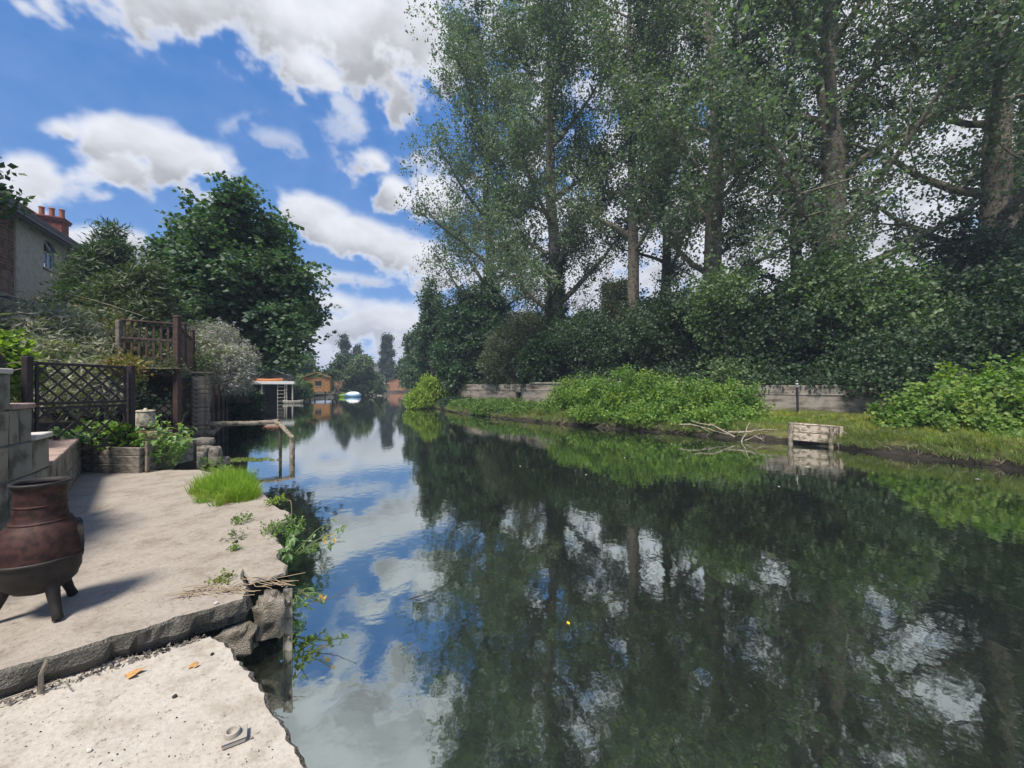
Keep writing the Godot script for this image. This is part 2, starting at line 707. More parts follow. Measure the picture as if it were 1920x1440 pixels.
func noise_tex(sd: int, freq: float, stops: Array, octaves := 4, kind := FastNoiseLite.TYPE_SIMPLEX_SMOOTH, size := 512, normal := 0.0, gain := 0.5) -> NoiseTexture2D:
	var n := FastNoiseLite.new()
	n.seed = sd
	n.noise_type = kind
	n.frequency = freq
	n.fractal_type = FastNoiseLite.FRACTAL_FBM
	n.fractal_octaves = octaves
	n.fractal_gain = gain
	var t := NoiseTexture2D.new()
	t.width = size
	t.height = size
	t.seamless = true
	t.seamless_blend_skirt = 0.2
	t.noise = n
	if normal > 0.0:
		t.as_normal_map = true
		t.bump_strength = normal
	elif stops.size():
		var g := Gradient.new()
		var off := PackedFloat32Array()
		var col := PackedColorArray()
		for s in stops:
			off.append(s[0])
			col.append(s[1] if s[1] is Color else grey(s[1]))
		g.offsets = off
		g.colors = col
		t.color_ramp = g
	return t


# base colour is linear; a fine and a coarse pattern multiply it, a third gives relief in centimetres
func mat(base: Color, roughness: float, fine: Texture2D = null, fine_scale := Vector3.ONE, coarse: Texture2D = null, coarse_scale := Vector3.ONE, relief: Texture2D = null, depth := 0.0, own := false) -> StandardMaterial3D:
	var m := StandardMaterial3D.new()
	m.albedo_color = base.linear_to_srgb()
	m.roughness = roughness
	m.uv1_triplanar = true
	m.uv1_world_triplanar = not own
	m.uv2_triplanar = true
	m.uv2_world_triplanar = not own
	m.uv1_scale = fine_scale
	m.uv2_scale = coarse_scale
	m.uv1_triplanar_sharpness = 4.0
	m.uv2_triplanar_sharpness = 4.0
	if fine:
		m.albedo_texture = fine
	if coarse:
		m.detail_enabled = true
		m.detail_blend_mode = BaseMaterial3D.BLEND_MODE_MUL
		m.detail_uv_layer = BaseMaterial3D.DETAIL_UV_2
		m.detail_albedo = coarse
	if relief:
		m.heightmap_enabled = true
		m.heightmap_texture = relief
		m.heightmap_scale = depth
	return m


func make_materials():
	T.grain = noise_tex(1, 0.09, [[0.0, 0.62], [0.35, 0.86], [0.6, 0.96], [1.0, 1.0]], 4, FastNoiseLite.TYPE_SIMPLEX, 512, 0.0, 0.7)
	T.blotch = noise_tex(2, 0.012, [[0.0, Color(0.66, 0.64, 0.62)], [0.35, Color(0.84, 0.82, 0.80)], [0.55, Color(0.96, 0.95, 0.94)], [1.0, Color(1, 1, 1)]], 5)
	T.stain = noise_tex(3, 0.010, [[0.0, Color(0.42, 0.42, 0.40)], [0.3, Color(0.66, 0.66, 0.62)], [0.5, Color(0.95, 0.94, 0.92)], [1.0, Color(1, 1, 1)]], 6)
	T.cast = noise_tex(21, 0.009, [[0.0, Color(0.80, 0.77, 0.73)], [0.3, Color(0.90, 0.88, 0.85)], [0.45, Color(0.96, 0.945, 0.925)], [0.7, Color(1, 0.985, 0.965)], [1.0, Color(0.93, 0.93, 0.93)]], 7, FastNoiseLite.TYPE_SIMPLEX_SMOOTH, 1024, 0.0, 0.72)
	T.height = noise_tex(4, 0.05, [], 5, FastNoiseLite.TYPE_SIMPLEX, 512, 0.0, 0.65)
	T.fibre = noise_tex(5, 0.03, [[0.0, 0.45], [0.3, 0.75], [0.6, 0.95], [1.0, 1.0]], 5, FastNoiseLite.TYPE_SIMPLEX, 512, 0.0, 0.6)
	T.specks = noise_tex(6, 0.11, [[0.0, Color(0.55, 0.53, 0.5)], [0.16, Color(0.80, 0.78, 0.76)], [0.3, Color(0.95, 0.94, 0.93)], [0.8, Color(1, 1, 1)], [1.0, Color(1, 1, 1)]], 3, FastNoiseLite.TYPE_VALUE, 512, 0.0, 0.8)
	T.moss = noise_tex(7, 0.016, [[0.0, Color(0.45, 0.50, 0.38)], [0.32, Color(0.72, 0.74, 0.62)], [0.5, Color(0.97, 0.96, 0.94)], [1.0, Color(1, 1, 1)]], 6)
	T.rust = noise_tex(8, 0.014, [[0.0, Color(0.40, 0.30, 0.28)], [0.4, Color(0.75, 0.62, 0.60)], [0.62, Color(1.0, 0.85, 0.80)], [1.0, Color(1, 0.95, 0.92)]], 5)
	T.ripple = noise_tex(9, 0.012, [], 4, FastNoiseLite.TYPE_SIMPLEX_SMOOTH, 1024, 0.0, 0.45)
	T.swell = noise_tex(10, 0.006, [], 3, FastNoiseLite.TYPE_SIMPLEX_SMOOTH, 1024, 3.0, 0.4)
	var f1 := Vector3.ONE
	M.quay = mat(Color(0.315, 0.295, 0.272), 0.95, T.specks, f1 * 0.8, T.cast, f1 * 0.21, T.height, 0.35)
	M.quay_low = mat(Color(0.42, 0.408, 0.385), 0.95, T.specks, f1 * 0.9, T.cast, f1 * 0.27, T.height, 0.3)
	M.edge = mat(Color(0.16, 0.155, 0.14), 0.98, T.grain, f1 * 1.6, T.stain, f1 * 0.8, T.height, 2.2)  # weathered concrete, its colour also darkened for shade on the step face
	M.rubble = mat(Color(0.46, 0.42, 0.37), 0.97, T.grain, f1 * 2.5, T.stain, f1 * 0.7, T.height, 3.0)
	M.block = mat(Color(0.335, 0.315, 0.275), 0.95, T.grain, Vector3(3.0, 1.3, 3.0), T.stain, f1 * 0.55, T.height, 0.7)
	M.block2 = mat(Color(0.285, 0.275, 0.25), 0.95, T.grain, Vector3(3.2, 1.2, 3.2), T.stain, f1 * 0.6, T.height, 0.7)
	M.block3 = mat(Color(0.36, 0.325, 0.265), 0.95, T.grain, Vector3(2.8, 1.4, 2.8), T.blotch, f1 * 0.7, T.height, 0.7)
	M.mortar = mat(Color(0.30, 0.29, 0.265), 0.98, T.grain, f1 * 3.0)
	M.coping = mat(Color(0.44, 0.33, 0.295), 0.9, T.grain, f1 * 2.2, T.blotch, f1 * 0.8, T.height, 0.4)
	M.wall = mat(Color(0.42, 0.38, 0.35), 0.97, T.grain, Vector3(0.9, 0.9, 0.9), T.stain, Vector3(0.16, 0.5, 0.16), T.height, 2.5)
	M.soil = mat(Color(0.060, 0.052, 0.038), 1.0, T.grain, f1 * 1.2, T.blotch, f1 * 0.3, T.height, 6.0)
	M.bank = mat(Color(0.10, 0.088, 0.062), 1.0, T.grain, f1 * 0.9, T.moss, f1 * 0.22, T.height, 8.0)
	M.turf = mat(Color(0.17, 0.185, 0.06), 1.0, T.grain, f1 * 0.7, T.blotch, f1 * 0.12, T.height, 8.0)
	var along := Vector3(0.35, 5.0, 5.0)
	M.sleeper = mat(Color(0.30, 0.275, 0.235), 0.92, T.fibre, Vector3(0.4, 3.0, 3.0), T.blotch, f1 * 0.9, T.fibre, 0.35, true)
	M.grey_wood = mat(Color(0.30, 0.265, 0.225), 0.92, T.fibre, along, T.stain, f1 * 1.1, T.fibre, 0.8, true)
	M.pale_wood = mat(Color(0.56, 0.48, 0.42), 0.92, T.fibre, Vector3(0.3, 3.0, 3.0), T.stain, f1 * 0.8, T.fibre, 1.6, true)
	M.stained = mat(Color(0.052, 0.036, 0.046), 0.62, T.fibre, along, T.blotch, f1 * 1.3, T.fibre, 0.3, true)
	M.brown = mat(Color(0.105, 0.062, 0.055), 0.72, T.fibre, along, T.blotch, f1 * 1.2, T.fibre, 0.4, true)
	M.dark_board = mat(Color(0.085, 0.066, 0.055), 0.85, T.fibre, along, T.stain, f1 * 1.0, T.fibre, 0.5, true)
	M.log = mat(Color(0.36, 0.315, 0.265), 0.93, T.fibre, Vector3(0.6, 3.0, 3.0), T.stain, f1 * 0.8, T.fibre, 1.2)
	M.stick = mat(Color(0.40, 0.35, 0.29), 0.93, T.grain, f1 * 3.0, T.stain, f1 * 1.2)
	M.twig = mat(Color(0.12, 0.095, 0.072), 0.95, T.grain, f1 * 3.0)
	M.dry = mat(Color(0.34, 0.27, 0.18), 0.95, T.grain, f1 * 4.0)
	M.bark = mat(Color(0.30, 0.26, 0.22), 0.97, T.fibre, Vector3(2.2, 0.35, 2.2), T.moss, f1 * 0.4, T.fibre, 5.0)
	M.bark_dark = mat(Color(0.115, 0.10, 0.085), 0.97, T.fibre, Vector3(2.5, 0.5, 2.5), T.moss, f1 * 0.5, T.fibre, 4.0)
	M.iron = mat(Color(0.066, 0.034, 0.030), 0.66, T.grain, f1 * 5.0, T.rust, f1 * 2.2, T.height, 0.12, true)
	M.iron.metallic = 0.25
	M.iron_dark = mat(Color(0.030, 0.027, 0.026), 0.62, T.grain, f1 * 5.0, T.blotch, f1 * 2.0, T.height, 0.12, true)
	M.iron_dark.metallic = 0.25
	M.inner_dark = mat(Color(0.012, 0.011, 0.010), 0.95)  # near black: shade inside openings, windows and rooms put into the colour
	M.galvanised = mat(Color(0.36, 0.34, 0.32), 0.7, T.grain, f1 * 4.0, T.stain, f1 * 2.0)
	M.galvanised.metallic = 0.1
	M.bag = mat(Color(0.34, 0.315, 0.285), 0.97, T.grain, f1 * 3.0, T.stain, f1 * 1.1, T.height, 1.2)
	M.lichen = mat(Color(0.52, 0.50, 0.43), 0.97, T.specks, f1 * 2.6, T.stain, f1 * 1.6, T.height, 0.8)
	M.brick = mat(Color(0.30, 0.155, 0.11), 0.93, T.grain, f1 * 1.8, T.blotch, f1 * 0.5)
	M.brick_pale = mat(Color(0.36, 0.235, 0.175), 0.93, T.grain, f1 * 1.8, T.blotch, f1 * 0.5)
	M.chimney = mat(Color(0.27, 0.075, 0.060), 0.93, T.grain, f1 * 1.6, T.blotch, f1 * 0.6)
	M.render = mat(Color(0.68, 0.63, 0.56), 0.95, T.grain, f1 * 1.2, T.cast, f1 * 0.3)
	M.slate = mat(Color(0.105, 0.11, 0.125), 0.7, T.grain, f1 * 1.5, T.stain, f1 * 0.4)
	M.white_paint = mat(Color(0.78, 0.78, 0.77), 0.5, T.grain, f1 * 1.5)
	M.fascia = mat(Color(0.46, 0.44, 0.41), 0.7, T.grain, f1 * 1.5, T.stain, f1 * 0.6)
	M.black_paint = mat(Color(0.018, 0.018, 0.02), 0.5)
	M.steel = mat(Color(0.45, 0.45, 0.45), 0.35)
	M.steel.metallic = 0.8
	M.shed_orange = mat(Color(0.42, 0.215, 0.075), 0.85, T.fibre, Vector3(1.5, 0.4, 1.5), T.blotch, f1 * 0.5)
	M.shed_red = mat(Color(0.36, 0.17, 0.10), 0.85, T.fibre, Vector3(1.5, 0.4, 1.5))
	M.kayak = mat(Color(0.30, 0.62, 0.04), 0.4)
	M.blue_hull = mat(Color(0.16, 0.32, 0.55), 0.4)
	M.white_hull = mat(Color(0.70, 0.74, 0.78), 0.4)
	M.orange = mat(Color(0.55, 0.20, 0.06), 0.6)
	M.pot = mat(Color(0.36, 0.13, 0.07), 0.85, T.grain, f1 * 2.0)
	M.plastic = mat(Color(0.38, 0.35, 0.31), 0.7, T.grain, f1 * 6.0)
	M.dead_leaf = mat(Color(0.48, 0.27, 0.10), 0.9, T.grain, f1 * 9.0)
	M.yellow_leaf = mat(Color(0.72, 0.45, 0.03), 0.6)
	M.ash = mat(Color(0.24, 0.22, 0.20), 1.0, T.grain, f1 * 6.0, T.blotch, f1 * 3.0)
	M.char = mat(Color(0.03, 0.028, 0.028), 1.0)
	M.lime = mat(Color(0.58, 0.55, 0.52), 0.97, T.grain, f1 * 4.0)
	M.petal = mat(Color(0.55, 0.52, 0.50), 0.9)

	M.lush_stem = mat(Color(0.10, 0.15, 0.06), 0.8)
	M.yellowing = mat(Color(0.38, 0.26, 0.06), 0.6)
	M.yellowing.backlight_enabled = true
	M.yellowing.backlight = Color(0.7, 0.6, 0.2)

	M.window_glass = StandardMaterial3D.new()
	M.window_glass.albedo_color = Color(0.20, 0.24, 0.30, 0.35)
	M.window_glass.transparency = BaseMaterial3D.TRANSPARENCY_ALPHA
	M.window_glass.roughness = 0.04

	M.leaf = StandardMaterial3D.new()
	M.leaf.vertex_color_use_as_albedo = true
	M.leaf.roughness = 0.55
	M.leaf.backlight_enabled = true
	M.leaf.backlight = Color(0.80, 0.92, 0.50)
	M.leaf.cull_mode = BaseMaterial3D.CULL_DISABLED
	M.lush = M.leaf.duplicate()
	M.lush.roughness = 0.6
	M.lush.backlight = Color(0.90, 0.98, 0.40)

	# the river: a still, dark, peaty surface that mirrors strongly, ruffled by faint ripples
	var w := StandardMaterial3D.new()
	w.albedo_color = Color(0.44, 0.49, 0.455).linear_to_srgb()
	w.metallic = 0.985
	w.roughness = 0.03
	w.uv1_scale = Vector3(0.30, 0.30, 1)
	w.normal_enabled = true
	w.normal_texture = T.swell
	w.normal_scale = 0.005
	w.heightmap_enabled = true
	w.heightmap_texture = T.ripple
	w.heightmap_scale = 0.075
	M.water = w


func make_leaves():
	L.poplar = leaf_clump(101, 10, 0.42, 0.17, 0.16, 0.0, 0.10, 0.08, 0.34, 0.9)
	L.sycamore = leaf_clump(102, 12, 0.40, 0.18, 0.18, 0.55, 0.08, 0.22, 0.45, 0.35)
	L.small = leaf_clump(103, 16, 0.30, 0.10, 0.07, 0.2, 0.12, 0.1, 0.4, 0.8)
	L.ivy = leaf_clump(104, 14, 0.36, 0.13, 0.13, 0.3, 0.08, 0.15, 0.35, 0.6)
	L.nettle = leaf_clump(105, 16, 0.24, 0.14, 0.075, 0.35, 0.12, 0.3, 0.35, 1.2)
	L.vine = leaf_clump(106, 10, 0.30, 0.19, 0.18, 0.6, 0.10, 0.25, 0.45, 0.4)
	L.narrow = leaf_clump(107, 22, 0.30, 0.15, 0.035, 0.1, 0.1, 0.2, 0.4, 0.9)
	L.spray = leaf_clump(108, 26, 0.38, 0.20, 0.035, 0.45, 0.05, 0.25, 0.5, 0.35)
	L.far = leaf_clump(109, 12, 0.75, 0.42, 0.36, 0.2, 0.1, 0.1, 0.4, 0.8)
	L.grass = blade_clump(110, 14, 0.07, 0.36, 0.007, 0.5)
	L.turf = blade_clump(111, 16, 0.16, 0.20, 0.014, 0.6)
	L.reed = blade_clump(112, 14, 0.25, 0.75, 0.025, 0.5)
	L.herb = leaf_clump(113, 10, 0.13, 0.08, 0.05, 0.5, 0.1, 0.2, 0.4, 0.6)


# ---------------------------------------------------------------- the setting
const LEFT_EDGE := [[90, -70], [6, -5.2], [0.3, -0.2], [-1.5, 1.6], [-2.5, 2.9], [-3.15, 4.2], [-4.0, 5.4], [-5.4, 6.9], [-7.0, 8.5], [-8.3, 10.4], [-11.0, 15.0], [-15.2, 23.0], [-20.0, 32.0], [-26.0, 42.0], [-31.0, 56.0], [-33.0, 70.0], [-36.0, 88.0], [-37.0, 101.0], [-31.0, 108.0], [-10.0, 112.0], [70.0, 128.0], [500, 200]]
const RIGHT_EDGE := [[100, -60], [20, -8], [13.2, 4.0], [11.85, 9.2], [9.7, 13.3], [6.8, 16.0], [3.5, 18.7], [-0.2, 22.8], [-3.7, 27.6], [-6.2, 33.0], [-8.6, 40.0], [-12.5, 53.0], [-17.0, 70.0], [-19.5, 83.0], [-17.0, 93.0], [-10.0, 100.0], [4.0, 103.0]]


func smooth_line(pts: Array, step: float) -> Array:
	var out := []
	for k in pts.size() - 1:
		var a := Vector2(pts[k][0], pts[k][1])
		var b := Vector2(pts[k + 1][0], pts[k + 1][1])
		var n := maxi(1, int(a.distance_to(b) / (step if a.length() < 60.0 else step * 6.0)))
		n = mini(n, 60)
		for j in n:
			out.append(a.lerp(b, float(j) / n))
	out.append(Vector2(pts[-1][0], pts[-1][1]))
	for pass_ in 2:
		var o2 := out.duplicate()
		for k in range(1, out.size() - 1):
			o2[k] = (out[k - 1] + out[k] * 2.0 + out[k + 1]) / 4.0
		out = o2
	return out


# ground beside the river: profile of [metres from the edge, height]
func bank_strip(edge: Array, profile: Array, out_sign: float, jitter: float) -> ArrayMesh:
	var s := Shape.new()
	var line := smooth_line(edge, 0.5)
	var rings := []
	for k in line.size():
		var p: Vector2 = line[k]
		var d: Vector2 = (line[mini(k + 1, line.size() - 1)] - line[maxi(k - 1, 0)]).normalized()
		var nrm := Vector2(d.y, -d.x) * out_sign
		var ring := []
		for pr in profile:
			var q: Vector2 = p + nrm * float(pr[0])
			var far: float = clampf(float(pr[0]) * 0.4, 0.25, 1.0)
			var j := rough.get_noise_2d(q.x * 0.9, q.y * 0.9) * jitter * far
			if pr[0] < 1.5:
				q += nrm * rough.get_noise_2d(k * 0.35, 3.0) * 0.22
			ring.append(V(q.x, float(pr[1]) + j, q.y))
		rings.append(ring)
	if out_sign < 0.0:
		for r in rings:
			r.reverse()
	s.skin(rings, false, false)
	return s.mesh()


func make_setting():
	var s := Shape.new()
	s.quad(Vector3(-700, 0, 300), Vector3(-700, 0, -900), Vector3(700, 0, -900), Vector3(700, 0, 300))
	s.uv = PackedVector2Array([Vector2(-700, 300), Vector2(-700, -900), Vector2(700, -900), Vector2(700, 300)])
	structure("river_water", s.mesh(), M.water)
	# the near (garden) bank lies to the left of its edge line, the far bank to the right
	structure("ground_garden_side", bank_strip(LEFT_EDGE, [[0.25, -1.2], [0.3, -0.15], [0.6, 0.1], [1.2, 0.2], [2.2, 0.28], [3.4, 0.4], [5.0, 1.1], [7.5, 1.75], [12, 2.1], [25, 2.4], [60, 3.0], [160, 4.5], [600, 9.0]], -1.0, 0.12), M.bank)
	structure("ground_poplar_side", bank_strip(RIGHT_EDGE, [[-0.1, -1.2], [0.0, -0.1], [0.12, 0.22], [0.35, 0.42], [0.9, 0.52], [2.0, 0.60], [3.5, 0.70], [5.0, 0.82], [7.0, 0.90], [8.5, 1.2], [11, 1.9], [16, 2.6], [30, 3.2], [48, 4.2]], 1.0, 0.16), M.turf)
	structure("ground_cut_bank", bank_strip(RIGHT_EDGE.slice(1, 13), [[-0.26, -0.6], [-0.18, -0.02], [-0.10, 0.05], [0.0, 0.13], [0.12, 0.22], [0.4, 0.22]], 1.0, 0.26), M.soil)


# ---------------------------------------------------------------- the quay
# a cast slab from an outline of [x, d], with a broken, crumbling edge
func slab_mesh(poly: Array, top: float, thick: float, wear: float, sd: float, tilt := Vector2.ZERO, piece := 0) -> ArrayMesh:
	# piece 0: all of it, 1: the top face, 2: the broken edge
	var outline := []
	for k in poly.size():
		var a := Vector2(poly[k][0], poly[k][1])
		var b := Vector2(poly[(k + 1) % poly.size()][0], poly[(k + 1) % poly.size()][1])
		var n := maxi(1, int(a.distance_to(b) / 0.035))
		for j in n:
			outline.append(a.lerp(b, float(j) / n))
	var m := outline.size()
	var mid := Vector2.ZERO
	for p in outline:
		mid += p / m
	var nrm := []
	for k in m:
		var d: Vector2 = (outline[(k + 1) % m] - outline[(k + m - 1) % m]).normalized()
		nrm.append(Vector2(d.y, -d.x))
	# outward for a clockwise or anticlockwise outline
	var area := 0.0
	for k in m:
		area += outline[k].cross(outline[(k + 1) % m])
	var sg := 1.0 if area > 0.0 else -1.0
	var rings := [[], [], [], []]
	var flat := PackedVector2Array()
	for k in m:
		var p: Vector2 = outline[k]
		var nn: Vector2 = nrm[k] * sg
		var j := (rough.get_noise_2d(p.x * 3.0 + sd, p.y * 3.0) + 0.5 * rough.get_noise_2d(p.x * 14.0 + sd, p.y * 14.0)) * wear
		var j2 := (rough.get_noise_2d(p.x * 5.0 - sd, p.y * 5.0) + 0.5 * rough.get_noise_2d(p.x * 17.0 - sd, p.y * 17.0)) * wear
		var h := top + (p - mid).dot(tilt)
		var q0 := p + nn * (j - 0.016 - absf(j2) * 0.6)
		var q1 := p + nn * j
		var q2 := p + nn * (j2 * 1.3 + 0.004)
		var q3 := p + nn * (j2 - 0.03)
		flat.append(q0)
		rings[3].append(V(q0.x, h, q0.y))
		rings[2].append(V(q1.x, h - 0.012 - absf(j2) * 0.5, q1.y))
		rings[1].append(V(q2.x, h - thick * 0.55, q2.y))
		rings[0].append(V(q3.x, h - thick, q3.y))
	if area < 0.0:
		for r in rings:
			r.reverse()
		flat.reverse()
	var s := Shape.new()
	if piece != 1:
		s.skin(rings, true, false)
	if piece == 2:
		return s.mesh(false)
	var n0 := s.v.size()
	for p in flat:
		s.v.append(V(p.x, top + (p - mid).dot(tilt), p.y))
	var tris := Geometry2D.triangulate_polygon(flat)
	for k in range(0, tris.size(), 3):
		var a := s.v[n0 + tris[k]]
		var b := s.v[n0 + tris[k + 1]]
		var c := s.v[n0 + tris[k + 2]]
		if (c - a).cross(b - a).y > 0.0:
			s.i.append_array(PackedInt32Array([n0 + tris[k], n0 + tris[k + 1], n0 + tris[k + 2]]))
		else:
			s.i.append_array(PackedInt32Array([n0 + tris[k], n0 + tris[k + 2], n0 + tris[k + 1]]))
	return s.mesh(false)


func make_quay():
	var upper := [[-5.4, -0.25], [-2.68, 2.08], [-2.31, 2.40], [-1.86, 2.79], [-1.93, 2.93], [-2.12, 3.12], [-2.2, 3.3], [-2.02, 3.44], [-2.12, 3.7], [-2.38, 4.0], [-2.50, 4.2], [-2.46, 4.45], [-2.60, 4.68], [-2.95, 4.95], [-3.38, 5.45], [-3.9, 6.0], [-4.6, 6.5], [-5.5, 7.02], [-6.4, 7.0], [-7.5, 6.95], [-7.5, 6.5], [-5.2, 4.2], [-5.0, 3.5], [-6.5, 0.5]]
	var q1 := structure("quay_pavement", slab_mesh(upper, 0.45, 0.16, 0.03, 1.0, Vector2.ZERO, 1), M.quay)
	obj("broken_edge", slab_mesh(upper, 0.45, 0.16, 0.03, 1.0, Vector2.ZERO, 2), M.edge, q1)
	var lower := [[-6.0, -0.6], [-2.8, 2.16], [-1.98, 2.63], [-1.80, 2.55], [-0.85, 1.71], [1.2, -0.02], [3.2, -1.9], [1.0, -5.5], [-6.0, -6.0]]
	var q2 := structure("landing_pavement", slab_mesh(lower, 0.30, 0.34, 0.035, 5.0, Vector2.ZERO, 1), M.quay_low)
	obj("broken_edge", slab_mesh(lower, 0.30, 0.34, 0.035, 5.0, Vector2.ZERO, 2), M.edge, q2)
	# footing below the upper slab, eaten away by the river
	var foot := [[-5.2, -0.1], [-2.7, 2.3], [-1.98, 2.92], [-2.35, 3.3], [-2.45, 3.7], [-2.85, 4.3], [-3.4, 5.1], [-4.3, 6.0], [-5.6, 6.7], [-7.2, 6.7], [-5.2, 4.2], [-6, 0.4]]
	structure("quay_foundation_ground", slab_mesh(foot, 0.285, 0.75, 0.07, 9.0), M.rubble)
	var chip := thing("concrete_slab_piece", "loose flat slab piece lying at the crumbled quay corner", "slab piece")
	obj("slab", slab_mesh([[-2.3, 3.36], [-1.98, 3.02], [-1.80, 3.16], [-1.86, 3.30], [-2.08, 3.48]], 0.462, 0.055, 0.012, 3.0, Vector2(0.02, -0.04)), M.quay, chip)
	var lump := thing("concrete_lump", "rough broken concrete lump wedged beside the steel post", "concrete lump", V(-1.77, 0.27, 2.92), 0.5)
	obj("lump", lumpy(Vector3(0.20, 0.25, 0.20), 0.75, 4, 12, 18, 0.55), M.rubble, lump)
	var lump2 := thing("concrete_lump", "small grey concrete lump under the slab lip above dark water", "concrete lump", V(-1.93, 0.16, 2.78), 0.2)
	obj("lump", lumpy(Vector3(0.26, 0.20, 0.16), 0.7, 8, 9, 14, 0.6), M.rubble, lump2)
	var post := thing("steel_post", "rusty grey steel angle post standing in the water at the quay corner", "post", V(-1.64, 0, 2.92))
	obj("flange", worn_box(Vector3(0.055, 1.25, 0.008), 0.002, 0.003), M.galvanised, post, Transform3D(Basis(), Vector3(0, -0.17, 0)))
	obj("flange", worn_box(Vector3(0.008, 1.25, 0.055), 0.002, 0.003, 1), M.galvanised, post, Transform3D(Basis(), Vector3(-0.032, -0.17, -0.02)))
	for k in 3:
		obj("bolt", worn_box(Vector3(0.018, 0.018, 0.012), 0.004), M.galvanised, post, Transform3D(Basis(), Vector3(0.008, 0.36 - k * 0.13, 0.010)))
	make_chiminea()
	make_block_wall()


func make_chiminea():
	var t := thing("chiminea", "rusty cast iron chiminea without its chimney standing on three legs", "chiminea", V(-3.09, 0.45, 2.61), deg_to_rad(54))
	# belly: upper half and lower bowl, each lathed; its mouth faces the river (local +x)
	var top := []
	for p in [[0.302, 0.385], [0.303, 0.42], [0.297, 0.47], [0.281, 0.52], [0.252, 0.565], [0.218, 0.597], [0.192, 0.617], [0.178, 0.645], [0.169, 0.69], [0.165, 0.735], [0.167, 0.78], [0.174, 0.82], [0.185, 0.85], [0.187, 0.86], [0.177, 0.86], [0.160, 0.79], [0.156, 0.72], [0.168, 0.64], [0.22, 0.58], [0.27, 0.50], [0.29, 0.39]]:
		top.append(Vector2(p[0] * 0.70, p[1]))
	obj("belly", mouth_cut(top, 0.168), M.iron, t)
	var bowl := []
	for p in [[0.0, 0.148], [0.10, 0.152], [0.175, 0.175], [0.238, 0.222], [0.282, 0.295], [0.301, 0.372], [0.288, 0.385], [0.24, 0.27], [0.16, 0.19], [0.0, 0.165]]:
		bowl.append(Vector2(p[0] * 0.70, p[1]))
	obj("bowl", mouth_cut(bowl, 0.176), M.iron_dark, t)
	var seam := []
	for p in [[0.296, 0.366], [0.309, 0.369], [0.314, 0.379], [0.310, 0.389], [0.296, 0.393]]:
		seam.append(Vector2(p[0] * 0.70, p[1]))
	obj("seam_band", mouth_cut(seam, 0.172), M.iron_dark, t)
	for b in [[0.176, 0.604, 0.203, 0.624, "shoulder_band"], [0.160, 0.712, 0.172, 0.726, "neck_band"], [0.172, 0.848, 0.200, 0.870, "rim"]]:
		var pr := []
		var mid_r: float = (float(b[0]) + float(b[2])) / 2 * 0.70
		var hr: float = (float(b[2]) - float(b[0])) / 2 * 0.8
		var mid_y: float = (float(b[1]) + float(b[3])) / 2
		var hy: float = (float(b[3]) - float(b[1])) / 2
		for k in 9:
			var a := -PI / 2 + PI * k / 8
			pr.append(Vector2(mid_r + hr * cos(a) if k > 0 and k < 8 else mid_r, mid_y + hy * sin(a)))
		if b[4] == "rim":
			pr.append(Vector2(0.116, 0.864))
			pr.append(Vector2(0.114, 0.845))
		obj(b[4], lathe(pr, 40), M.iron if b[4] != "rim" else M.iron_dark, t)
	# flanged mouth on the river side
	var fr := Shape.new()
	var outer := []
	var inner := []
	for k in 24:
		var a := TAU * k / 24
		var w := 0.135 * signf(cos(a)) * pow(absf(cos(a)), 0.75)
		var hgt := 0.125 * signf(sin(a)) * pow(absf(sin(a)), 0.75)
		outer.append(Vector3(0.180, 0.455 + hgt, w))
		inner.append(Vector3(0.180, 0.455 + hgt * 0.80, w * 0.82))
	var o2 := []
	var i2 := []
	for k in 24:
		o2.append(outer[k] + Vector3(-0.05, 0, 0))
		i2.append(inner[k] + Vector3(-0.05, 0, 0))
	fr.skin([o2, outer, inner, i2], true, false)
	obj("mouth_flange", fr.mesh(false), M.iron_dark, t)
	for k in 3:
		var a := deg_to_rad([100.0, -22.0, 218.0][k]) - t.rotation.y
		var dir := Vector3(cos(a), 0, -sin(a))
		var pts := []
		var rad := []
		for j in 7:
			var f := j / 6.0
			pts.append(dir * (0.125 + 0.105 * pow(f, 0.8) - 0.015 * sin(f * PI)) + Vector3.UP * lerpf(0.29, 0.012, f))
			rad.append(lerpf(0.044, 0.022, pow(f, 0.8)) + (0.006 if j == 6 else 0.0))
		var s := Shape.new()
		s.tube(pts, rad, 10)
		obj("leg", s.mesh(), M.iron_dark, t)


# a lathed wall with the part beyond local x = cut pressed flat, as a cast mouth is
func mouth_cut(profile: Array, cut: float) -> ArrayMesh:
	var s := Shape.new()
	var rings := []
	for p in profile:
		var ring := []
		for k in 56:
			var a := TAU * k / 56
			ring.append(Vector3(minf(cos(a) * p.x, cut), p.y, -sin(a) * p.x))
		rings.append(ring)
	s.skin(rings, true, false)
	return s.mesh()


